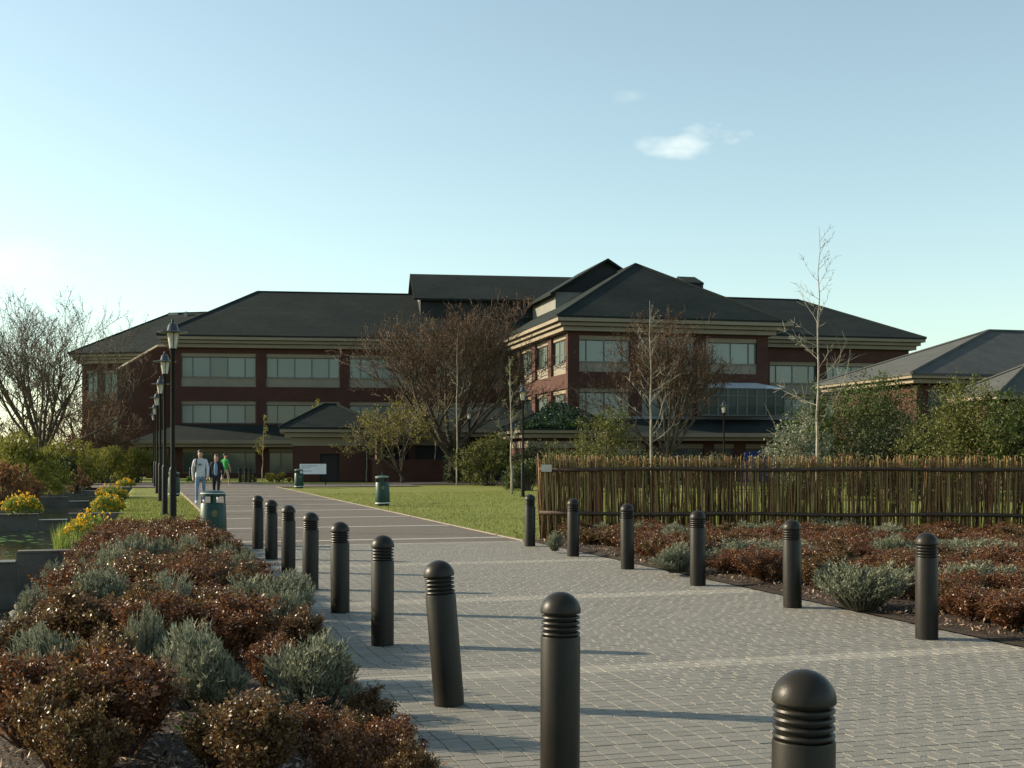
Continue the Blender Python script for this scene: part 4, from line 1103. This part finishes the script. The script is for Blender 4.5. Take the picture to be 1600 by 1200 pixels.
def sapling(name, label, px, pyb, pyt, r0, seed, nb=12, lean=0.0, barkm='bark_pale', leaf=None, nleaf=0, bl=.24, start=.35, Y=None):
    if Y is None: p = gp(px, pyb)
    else: p = Vector(((px-800)/F*Y, Y, 0))
    h = CAMH+(HOR-pyt)/F*p.y
    r = random.Random(seed); T = MB(); C_ = MB(); n = 12
    pts = [Vector((lean*h*(i/n)**1.3+r.uniform(-.03, .03)*(i > 0), r.uniform(-.03, .03)*(i > 0), h*i/n-(.05 if i == 0 else 0))) for i in range(n+1)]
    rs = [r0*(1-.90*i/n) for i in range(n+1)]; T.tube(pts, rs, 6)
    ends = []
    for k in range(nb):
        t = start+(.96-start)*(k+r.random()*.7)/nb; i = min(n-1, int(t*n)); b = pts[i].lerp(pts[i+1], t*n-i); a = r.uniform(0, 6.28) if k % 2 else r.choice((0, 3.14))+r.uniform(-.6, .6)
        l = h*bl*(1.15-t)*r.uniform(.6, 1.2); d = Vector((math.cos(a)*.8, math.sin(a)*.8, r.uniform(.35, 1.0))).normalized()
        q = [b]; 
        for j in range(4): d = (d+rvec(r)*.22+Vector((0, 0, .10))).normalized(); q.append(q[-1]+d*l/4)
        rad = max(.007, rs[i]*.36); C_.tube(q, [rad*(1-.7*j/4) for j in range(5)], 4, cap=False)
        for m_ in range(9):
            j = r.randrange(1, 5); e = q[j]+(d+rvec(r)*.8).normalized()*l*r.uniform(.15, .35); C_.tube([q[j], q[j].lerp(e, .5)+rvec(r)*.03, e], [.006, .005, .0035], 3, cap=False); ends.append((q[j], e))
    t = thing(name, label, 'sapling', (p.x, p.y, -.03), 0, 'young bare saplings on the lawns')
    obj('trunk', T, barkm, t, smooth=True, local=True); cr = obj('crown', C_, barkm, t, local=True)
    if nleaf:
        B = MB()
        for i in range(nleaf):
            a_, b_ = ends[r.randrange(len(ends))]; B.leaf(a_.lerp(b_, r.random())+rvec(r)*.10, rvec(r), .06, .10, rvec(r))
        tag(obj('buds', B, leaf, cr, local=True), kind='stuff')
sapling('birch_sapling', 'tall pale birch sapling rising above the right wing roof', 1276, 800, 352, .052, 1, 26, .01, Y=38, bl=.26, start=.28)
sapling('birch_sapling', 'pale birch sapling in front of the rusty bare tree', 1017, 800, 468, .052, 2, 24, -.004, Y=40, bl=.26, start=.3)
sapling('birch_sapling', 'slim sapling on the lawn just left of the fence', 800, 771, 556, .055, 3, 14, -.02, leaf='leaf_olive', nleaf=220)
sapling('birch_sapling', 'slim sapling in front of the ivy trunk', 714, 758, 520, .05, 4, 13, .0, bl=.2)
sapling('birch_sapling', 'slim sapling before the garden wall, right one', 680, 752.5, 600, .05, 5, 11, .0, bl=.2, leaf='leaf_olive', nleaf=150)
sapling('birch_sapling', 'slim sapling before the garden wall, left one', 632, 752.5, 590, .05, 6, 11, .005, bl=.2, leaf='leaf_yellow', nleaf=150)
sapling('birch_sapling', 'slim sapling at the sunlit rounded wall end', 597, 753, 650, .05, 7, 9, -.01, bl=.25, leaf='leaf_yellow', nleaf=350)
sapling('birch_sapling', 'slim sapling by the small green utility box', 573, 752.5, 660, .05, 8, 9, .0, bl=.2, leaf='leaf_olive', nleaf=120)
sapling('birch_sapling', 'leaning thin sapling on the forecourt left of the pavilion', 410, 751, 645, .04, 9, 9, .03, bl=.2, leaf='leaf_yellow', nleaf=300)
sapling('birch_sapling', 'thin yellow leaved sapling above the pavilion roof', 492, 752, 622, .035, 10, 8, .02, leaf='leaf_yellow', nleaf=420, Y=90, bl=.2, start=.7)

# ------------------------------------------------------------------ bushes
def bush(name, label, loc, w, d, h, seed, leafm, n=9000, leaf=.11, lobes=14, stems=26, stemm='twig_grey', upright=False, group=None, cat='bush'):
    r = random.Random(seed); Fo = MB(); St = MB()
    lb = []
    for i in range(lobes):
        a = r.uniform(0, 6.28); q = r.random()**.6; z = r.uniform(.28, .86)*h*(1-.35*q*q)
        lb.append((Vector((math.cos(a)*q*w*.36, math.sin(a)*q*d*.36, z)), r.uniform(.15, .26)*min(w, h*1.3)))
    for i in range(stems):
        c, rad = lb[i % lobes]; b = Vector((c.x*.2+r.uniform(-.2, .2), c.y*.2+r.uniform(-.2, .2), -.05)); e = c+rvec(r)*rad*.9
        m = b.lerp(e, .5)+Vector((0, 0, .12*h)); St.tube([b, m, e], [.035, .022, .008], 4, cap=False)
        for k in range(5):
            q = m.lerp(e, r.random()); St.tube([q, q+(rvec(r)+Vector((0, 0, .8))).normalized()*r.uniform(.3, .8)*rad*1.6], [.012, .005], 3, cap=False)
    per = n//lobes
    for c, rad in lb:
        cl = [(rvec(r), r.uniform(.18, .4)) for _ in range(16)]
        for i in range(per):
            dv, cs = cl[r.randrange(16)]
            if r.random() < .75: p = c+dv*rad*r.uniform(.7, 1.12)+rvec(r)*rad*cs*r.random()
            else: p = c+rvec(r)*rad*r.random()**.4
            if p.z < .02: p.z = r.uniform(.02, .3)
            dd = rvec(r)
            if upright: dd = dd*.6+Vector((0, 0, 1))
            l = leaf*r.uniform(.7, 1.4); Fo.leaf(p, dd, l*.5, l, rvec(r))
    t = thing(name, label, cat, loc, 0, group); obj('stems', St, stemm, t, local=True); obj('foliage', Fo, leafm, t, local=True)
BG = 'bushes behind the willow fence'
bush('evergreen_bush', 'large green bush behind the fence, right of the tall birch', base(1335, 52), 6.4, 4, 5.4, 1, 'leaf_green', 22000, .10, 24, group=BG)
bush('evergreen_bush', 'dark green bush under the pale roof corner', base(1425, 54), 4.8, 3, 4.3, 2, 'leaf_dark', 14000, .10, 16, group=BG)
bush('evergreen_bush', 'large yellowish green bush before the small right building', base(1520, 46), 5.4, 3.5, 4.4, 3, 'leaf_olive', 20000, .10, 22, group=BG)
bush('evergreen_bush', 'olive green bush at the right picture edge', base(1605, 44), 4.4, 3, 4.2, 4, 'leaf_green', 12000, .10, 16, group=BG)
bush('evergreen_bush', 'grey leaved bush behind the fence left of the tall birch', base(1245, 47), 3.2, 2.4, 3.3, 5, 'leaf_grey', 7000, .09, 14, group=BG)
bush('evergreen_bush', 'dark green low bush filling the gap before the pale roof', base(1390, 48), 7.5, 2.5, 2.9, 15, 'leaf_dark', 12000, .10, 16, group=BG)
bush('evergreen_bush', 'low dark green bush under the lamp behind the fence', base(1105, 62), 3.6, 2.6, 2.1, 6, 'leaf_dark', 5000, .11, 10, group=BG)
bush('evergreen_bush', 'olive green bush at the foot of the rusty bare tree', base(955, 58), 4.4, 3, 4.0, 7, 'leaf_olive', 8000, .10, 14, group=BG)
bush('evergreen_bush', 'dark olive bush spilling over the ivy pavilion', base(895, 66), 4.0, 2.5, 2.9, 8, 'leaf_olive', 6000, .10, 12, group=BG)
bush('evergreen_bush', 'bright green low bush left of the fence end', base(822, 60), 2.8, 2.0, 1.7, 9, 'leaf_green', 5000, .10, 9, group=BG)
bush('evergreen_bush', 'dark green hedge bush right of the ivy trunk', base(765, 70), 4.2, 2.5, 2.9, 10, 'leaf_olive', 8000, .11, 13, group=BG)
bush('evergreen_bush', 'dark low bush at the foot of the ivy trunk', base(735, 76), 2.6, 2.0, 1.7, 11, 'leaf_dark', 4000, .11, 9, group=BG)
bush('evergreen_bush', 'dark shrub mass behind the bright green low bush', base(845, 71), 4.5, 2.5, 2.6, 12, 'leaf_dark', 6000, .11, 12, group=BG)
bush('evergreen_bush', 'dark bush between birch sapling and ivy pavilion', base(1000, 66), 4.0, 2.5, 2.3, 13, 'leaf_dark', 6000, .11, 12, group=BG)
LG = 'waterside bushes left of the pond'
bush('willow_bush', 'yellow green willow bush on the left pond bank, nearest one', base(28, 50), 5.6, 4, 2.3, 21, 'leaf_willow', 14000, .09, 14, upright=True, group=LG)
bush('willow_bush', 'russet and green bush at the left edge behind yellow flowers', base(6, 42), 2.6, 2.6, 1.35, 22, 'rust_leaf', 5000, .08, 10, upright=True, group=LG)
bush('willow_bush', 'dark bush between the two willow clumps left of the pond', base(88, 55), 2.2, 2.0, 1.8, 23, 'leaf_dark', 4500, .09, 9, upright=True, group=LG)
bush('willow_bush', 'yellow green willow thicket beyond the pond, left part', base(120, 72), 4.8, 3, 2.6, 24, 'leaf_willow', 11000, .10, 13, upright=True, group=LG)
bush('willow_bush', 'yellow green willow thicket beyond the pond, middle part', base(163, 76), 4.6, 3, 2.5, 25, 'leaf_willow', 11000, .10, 13, upright=True, group=LG)
bush('willow_bush', 'yellow green willow thicket beyond the pond, right part', base(208, 78), 4.0, 3, 2.1, 26, 'leaf_willow', 9000, .10, 12, upright=True, group=LG)
bush('willow_bush', 'small rusty orange shrub on the third pond wall', base(118, 57), 1.6, 1.2, 1.0, 27, 'rust_leaf', 2600, .07, 8, upright=True, group=LG)
bush('willow_bush', 'brown rushes by the pond at the left edge', base(45, 46), 1.8, 1.4, .9, 28, 'rust_leaf', 3000, .07, 8, upright=True, group=LG)
HG_ = 'dark undergrowth at the left wood edge'
bush('undergrowth_bush', 'dark undergrowth below the big left tree', base(40, 86), 6.5, 3, 2.8, 31, 'leaf_dark', 8000, .13, 14, group=HG_)
bush('undergrowth_bush', 'dark brown undergrowth right of the big left tree', base(112, 90), 5.5, 3, 3.2, 32, 'rust_leaf', 7000, .13, 14, group=HG_)
bush('undergrowth_bush', 'dark undergrowth at the far left picture edge', base(-25, 92), 7.5, 3, 3.2, 33, 'leaf_dark', 8000, .13, 14, group=HG_)
# yellow ground cover on the forecourt
GC = 'yellow ground cover beds'
for px, w, l in ((383, 1.6, 'small yellow green ground cover patch beside the far bollards'), (425, 3.6, 'long yellow green ground cover bed left of the pavilion'), (302, 2.2, 'dim green ground cover behind the hoodie walker')):
    p = gp(px, 753); bush('ground_cover', l, (p.x, p.y+1.0, -.03), w, 1.2, .62, px, 'leaf_yellow' if px > 310 else 'weed', 2600, .08, 10, 10, group=GC, cat='ground cover')
# marsh marigolds
def marigold(label, p, w, h, seed):
    r = random.Random(seed); Lf_ = MB(); Fl = MB()
    for i in range(900):
        a = r.uniform(0, 6.28); q = r.random()**.5; hh = h*(1-.5*q*q); pt = Vector((w/2*q*math.cos(a), w/2*q*math.sin(a)*.7, r.random()**.6*hh*.85))
        Lf_.leaf(pt, rvec(r)+Vector((0, 0, .7)), .04, r.uniform(.08, .16), rvec(r))
    for i in range(300):
        a = r.uniform(0, 6.28); q = r.random()**.5; hh = h*(1-.5*q*q)*(.8+.25*math.sin(a*3+seed)); pt = Vector((w/2*q*math.cos(a)*1.1, w/2*q*math.sin(a)*.7, hh*r.uniform(.62, 1.12)))
        for k in range(3): Fl.leaf(pt+rvec(r)*.015, rvec(r)+Vector((0, 0, .3)), .04, .055, rvec(r))
    t = thing('marigold_clump', label, 'flowers', tuple(p), 0, 'yellow flower clumps round the pond')
    obj('foliage', Lf_, 'reed', t, local=True); obj('flowers', Fl, 'flower', t, local=True)
marigold('yellow flower clump nearest the camera on the right pond edge', gp(142, 846, -.25), 1.25, .62, 1)
marigold('yellow flower clump second along the right pond edge', gp(168, 802, -.1), .95, .58, 2)
marigold('yellow flower clump third along the right pond edge', gp(175, 780, -.05), 1.15, .55, 3)
marigold('small orange yellow flower clump farthest along the right pond edge', gp(197, 761, 0), .95, .42, 4)
marigold('yellow flower clump on the left pond wall', gp(34, 803, .03), 1.0, .55, 5)
# reeds and floating leaves
mb = MB(); r = random.Random(4)
for i in range(900):
    p = gp(r.uniform(85, 185), r.uniform(846, 862), -.4); p.z = -.44
    mb.tri(p, Vector((r.uniform(-.3, .3), r.uniform(-.3, .3), 1)), .03, r.uniform(.25, .6), rvec(r))
tag(obj('reeds', mb, 'reed'), 'pale green reeds standing in the pond below the flowers', 'reeds', kind='stuff')
mb = MB()
for i in range(260):
    u_, v_ = r.uniform(23, 36), r.uniform(-4.6, -1.7)
    if r.random() < .8: u_, v_ = r.gauss(32, 1.2), r.gauss(-3.9, .5)
    p = uv(u_, v_, -.432); a = r.uniform(0, 6.28); s_ = r.uniform(.05, .11)
    mb.add([p+Vector((s_*math.cos(a+k*1.047), s_*math.sin(a+k*1.047), 0)) for k in range(6)], [tuple(range(6))])
tag(obj('water_plants', mb, 'weed'), 'floating green leaves on the second pond basin', 'water plants', kind='stuff')
# stones along the near pond bank
mb0 = []
for k in range(4):
    rr = random.Random(k); mb = MB()
    v_ = []
    for i in range(5):
        for j in range(6):
            th = math.pi*(i+.5)/5; ph = 6.283*j/6; q = rr.uniform(.8, 1.15); v_.append((q*math.sin(th)*math.cos(ph), q*math.sin(th)*math.sin(ph), .6*q*math.cos(th)))
    f_ = [(i*6+j, i*6+(j+1) % 6, (i+1)*6+(j+1) % 6, (i+1)*6+j) for i in range(4) for j in range(6)]+[tuple(range(5, -1, -1)), tuple(24+j for j in range(6))]
    mb.add(v_, f_); mb0.append(mb.mesh('stone', 'stone'))
r = random.Random(9)
for i in range(60):
    u_ = r.uniform(10, 21.5); v_ = r.gauss(-2.05, .22); z = gz(u_, v_)
    o = put('bank_stone', mb0[i % 4]); o.location = uv(u_, v_, z); s_ = r.uniform(.05, .13); o.scale = (s_*1.3, s_, s_*.8); o.rotation_euler = (r.random(), r.random(), r.random()*6)
    tag(o, 'grey brown stone on the near left pond bank', 'stone', 'stones on the pond bank')
# blue cover and white box behind the fence
p = Vector(((1193-800)/F*78, 78, 0)); mb = MB()
w_ = 1.5; v_ = [(-w_, 0, 0), (w_, 0, 0), (w_*.85, .9, 0), (-w_*.85, .9, 0), (-w_*.75, .1, 1.9), (w_*.35, .1, 2.1), (w_*.8, .2, 1.5), (w_*.4, .8, 2.0), (-w_*.7, .8, 1.85), (w_*.75, .8, 1.4)]
mb.add(v_, [(0, 1, 6, 5, 4), (1, 2, 9, 6), (5, 6, 9, 7), (4, 5, 7, 8), (0, 4, 8, 3), (2, 3, 8, 7, 9)])
t = thing('tarpaulin', 'dark blue covered heap behind the fence, right of the lamp', 'tarpaulin', (p.x, p.y, 0)); obj('cover', mb, 'blue_tarp', t, local=True)

# ------------------------------------------------------------------ people
def skin_body(joints, edges, name):
    me = bpy.data.meshes.new(name); ids = {k: i for i, k in enumerate(joints)}
    me.from_pydata([joints[k][0] for k in joints], [(ids[a], ids[b]) for a, b in edges], [])
    o = bpy.data.objects.new(name, me); COL.objects.link(o)
    md = o.modifiers.new('skin', 'SKIN'); md.use_smooth_shade = True
    sk = me.skin_vertices[0].data
    for k, i in ids.items():
        rr = joints[k][1]; sk[i].radius = rr if isinstance(rr, tuple) else (rr, rr); sk[i].use_root = (k == 'pelvis')
    sb_ = o.modifiers.new('sub', 'SUBSURF'); sb_.levels = 2; sb_.render_levels = 2
    dg = bpy.context.evaluated_depsgraph_get(); dg.update()
    m2 = bpy.data.meshes.new_from_object(o.evaluated_get(dg)); bpy.data.objects.remove(o)
    return m2
def ellip(mb, c, rx, ry, rz, n=12, m=8, mi=0, zmin=-1.0):
    o = len(mb.v); rows = 0
    for i in range(m+1):
        s_ = max(zmin, -math.cos(math.pi*i/m))
        rr = math.sqrt(max(0.0004, 1-s_*s_))
        for j in range(n): mb.v.append((c[0]+rx*rr*math.cos(6.2832*j/n), c[1]+ry*rr*math.sin(6.2832*j/n), c[2]+rz*s_))
    for i in range(m):
        for j in range(n): mb.f.append((o+i*n+j, o+i*n+(j+1) % n, o+(i+1)*n+(j+1) % n, o+(i+1)*n+j)); mb.m.append(mi)
def person(label, loc, rz, H, stride, top, bottom, shorts=False, hair='hair_dark', long_sleeve=True, arms=(.12, -.12), bulk=1.0, long_hair=False):
    k = H/1.78; J = {}
    hipz = .93
    sL, sR = stride
    def P(x, y, z): return (x*k, y*k, z*k)
    J['pelvis'] = (P(0, 0, hipz), (.155*k*bulk, .115*k*bulk)); J['waist'] = (P(0, .0, 1.10), (.15*k*bulk, .105*k*bulk)); J['chest'] = (P(0, .0, 1.32), (.165*k*bulk, .115*k*bulk))
    J['neckb'] = (P(0, .01, 1.47), (.085*k, .075*k)); J['neck'] = (P(0, -.005, 1.53), .054*k); J['head'] = (P(0, -.025, 1.62), (.074*k, .088*k)); J['crown'] = (P(0, -.01, 1.715), (.068*k, .082*k))
    E = [('pelvis', 'waist'), ('waist', 'chest'), ('chest', 'neckb'), ('neckb', 'neck'), ('neck', 'head'), ('head', 'crown')]
    for sd_, st, ar in ((-1, sL, arms[0]), (1, sR, arms[1])):
        n_ = 'L' if sd_ < 0 else 'R'
        J['hip'+n_] = (P(.09*sd_, 0, .88), .092*k*bulk); 
        kn = P(.10*sd_, -st*.5-.03, .49); J['knee'+n_] = (kn, .062*k)
        ank_z = .085 if st > -.05 else .13
        J['ank'+n_] = (P(.10*sd_, -st, ank_z), .046*k); J['toe'+n_] = (P(.12*sd_, -st-.16, ank_z-.045), (.045*k, .035*k))
        J['sh'+n_] = (P(.185*sd_, .01, 1.42), .064*k*bulk); J['el'+n_] = (P(.245*sd_, .05-ar*.5, 1.14), .048*k*bulk); J['wr'+n_] = (P(.24*sd_, -ar-.02, .91), .033*k)
        J['palm'+n_] = (P(.235*sd_, -ar-.04, .84), (.026*k, .040*k)); J['tip'+n_] = (P(.225*sd_, -ar-.055, .755), (.012*k, .022*k)); J['thumb'+n_] = (P(.215*sd_, -ar-.10, .81), .012*k)
        E += [('pelvis', 'hip'+n_), ('hip'+n_, 'knee'+n_), ('knee'+n_, 'ank'+n_), ('ank'+n_, 'toe'+n_), ('chest', 'sh'+n_), ('sh'+n_, 'el'+n_), ('el'+n_, 'wr'+n_), ('wr'+n_, 'palm'+n_), ('palm'+n_, 'tip'+n_), ('palm'+n_, 'thumb'+n_)]
    me = skin_body(J, E, 'body')
    ms = ['skin', top, bottom, 'shoe']
    for m in ms: me.materials.append(M[m])
    for p in me.polygons:
        c = p.center/k; arm = abs(c.x) > .17 and .7 < c.z < 1.5 and not (abs(c.x) < .2 and c.z < .95)
        if c.z > 1.50: mi = 0
        elif c.z < .125: mi = 3
        elif arm: mi = 1 if (c.z > .90 if long_sleeve else c.z > 1.20) else 0
        elif c.z > .90: mi = 1
        elif shorts and c.z < .52: mi = 0
        else: mi = 2
        p.material_index = mi; p.use_smooth = True
    t = thing('person', label, 'person', loc, rz)
    put('body', me, t)
    hb_ = MB(); ellip(hb_, P(0, .03, 1.70), .088*k, .098*k, .098*k, zmin=-.2)
    if long_hair: ellip(hb_, P(0, .05, 1.60), .085*k, .06*k, .14*k)
    obj('hair', hb_, hair, t, smooth=True, local=True)
    fc = MB(); ellip(fc, P(0, -.118, 1.60), .014*k, .018*k, .024*k, 8, 6); obj('nose', fc, 'skin', t, smooth=True, local=True)
    ey = MB()
    for s_ in (-1, 1): 
        ey = MB(); ellip(ey, P(.032*s_, -.103, 1.635), .012*k, .01*k, .008*k, 8, 6); obj('eye', ey, 'hair_dark', t, smooth=True, local=True)
        er = MB(); ellip(er, P(.083*s_, 0, 1.625), .012*k, .022*k, .032*k, 8, 6); obj('ear', er, 'skin', t, smooth=True, local=True)
    mo = MB(); ellip(mo, P(0, -.105, 1.565), .024*k, .01*k, .007*k, 8, 6); obj('mouth', mo, 'stem_red', t, smooth=True, local=True)
    return t, k
g = gp(313, 788); t, k = person('person in pale grey hoodie and blue jeans walking towards the camera', (g.x, g.y, .006), .18, 1.80, (.26, -.22), 'hoodie', 'jeans', hair='hair_dark', arms=(-.08, .16), bulk=1.08)
mb = MB(); mb.tube([(-.115*k, .12*k, 1.42*k), (-.125*k, .0, 1.50*k), (-.12*k, -.135*k, 1.38*k), (-.15*k, -.12*k, 1.15*k), (-.19*k, .02*k, 1.02*k)], [.022*k]*5, 6); obj('bag_strap', mb, 'dark_cloth', t, smooth=True, local=True)
mb = MB(); ellip(mb, (0, .2*k, 1.24*k), .15*k, .09*k, .22*k); obj('backpack', mb, 'dark_cloth', t, smooth=True, local=True)
mb = MB(); mb.box(-.06*k, .05*k, -.131*k, -.126*k, 1.27*k, 1.33*k); obj('chest_print', mb, 'print', t, local=True)
g = gp(338, 782); t, k = person('person in open dark jacket over blue shirt walking beside the hoodie walker', (g.x, g.y, .006), .05, 1.66, (-.18, .22), 'dark_cloth', 'dark_cloth', hair='hair_brown', arms=(.06, -.06), bulk=1.15, long_hair=True)
mb = MB(); rows_s = [(.06, -.135, .97), (.07, -.150, 1.10), (.075, -.155, 1.25), (.06, -.148, 1.38), (.03, -.115, 1.48)]
for hw2, y2, z2 in rows_s: mb.v += [(-hw2*k, (y2+.03)*k, z2*k), (-hw2*.5*k, y2*k, z2*k), (hw2*.5*k, y2*k, z2*k), (hw2*k, (y2+.03)*k, z2*k)]
for i in range(4):
    for j in range(3): mb.f.append((i*4+j, i*4+j+1, i*4+j+5, i*4+j+4)); mb.m.append(0)
obj('shirt', mb, 'blue_cloth', t, smooth=True, local=True)
g = gp(352, 760.5); t, k = person('person in green t-shirt and pale shorts walking away on the forecourt', (g.x, g.y, .01), math.pi-.5, 1.76, (.24, -.30), 'green_cloth', 'khaki', True, 'hair_dark', False, (.1, -.1))
mb = MB(); mb.tube([(.24*k, .06*k, 1.28*k), (.25*k, .1*k, 1.1*k)], [.05*k, .04*k], 8); ellip(mb, (.22*k, .12*k, 1.02*k), .10*k, .07*k, .14*k); obj('shoulder_bag', mb, 'dark_cloth', t, smooth=True, local=True)
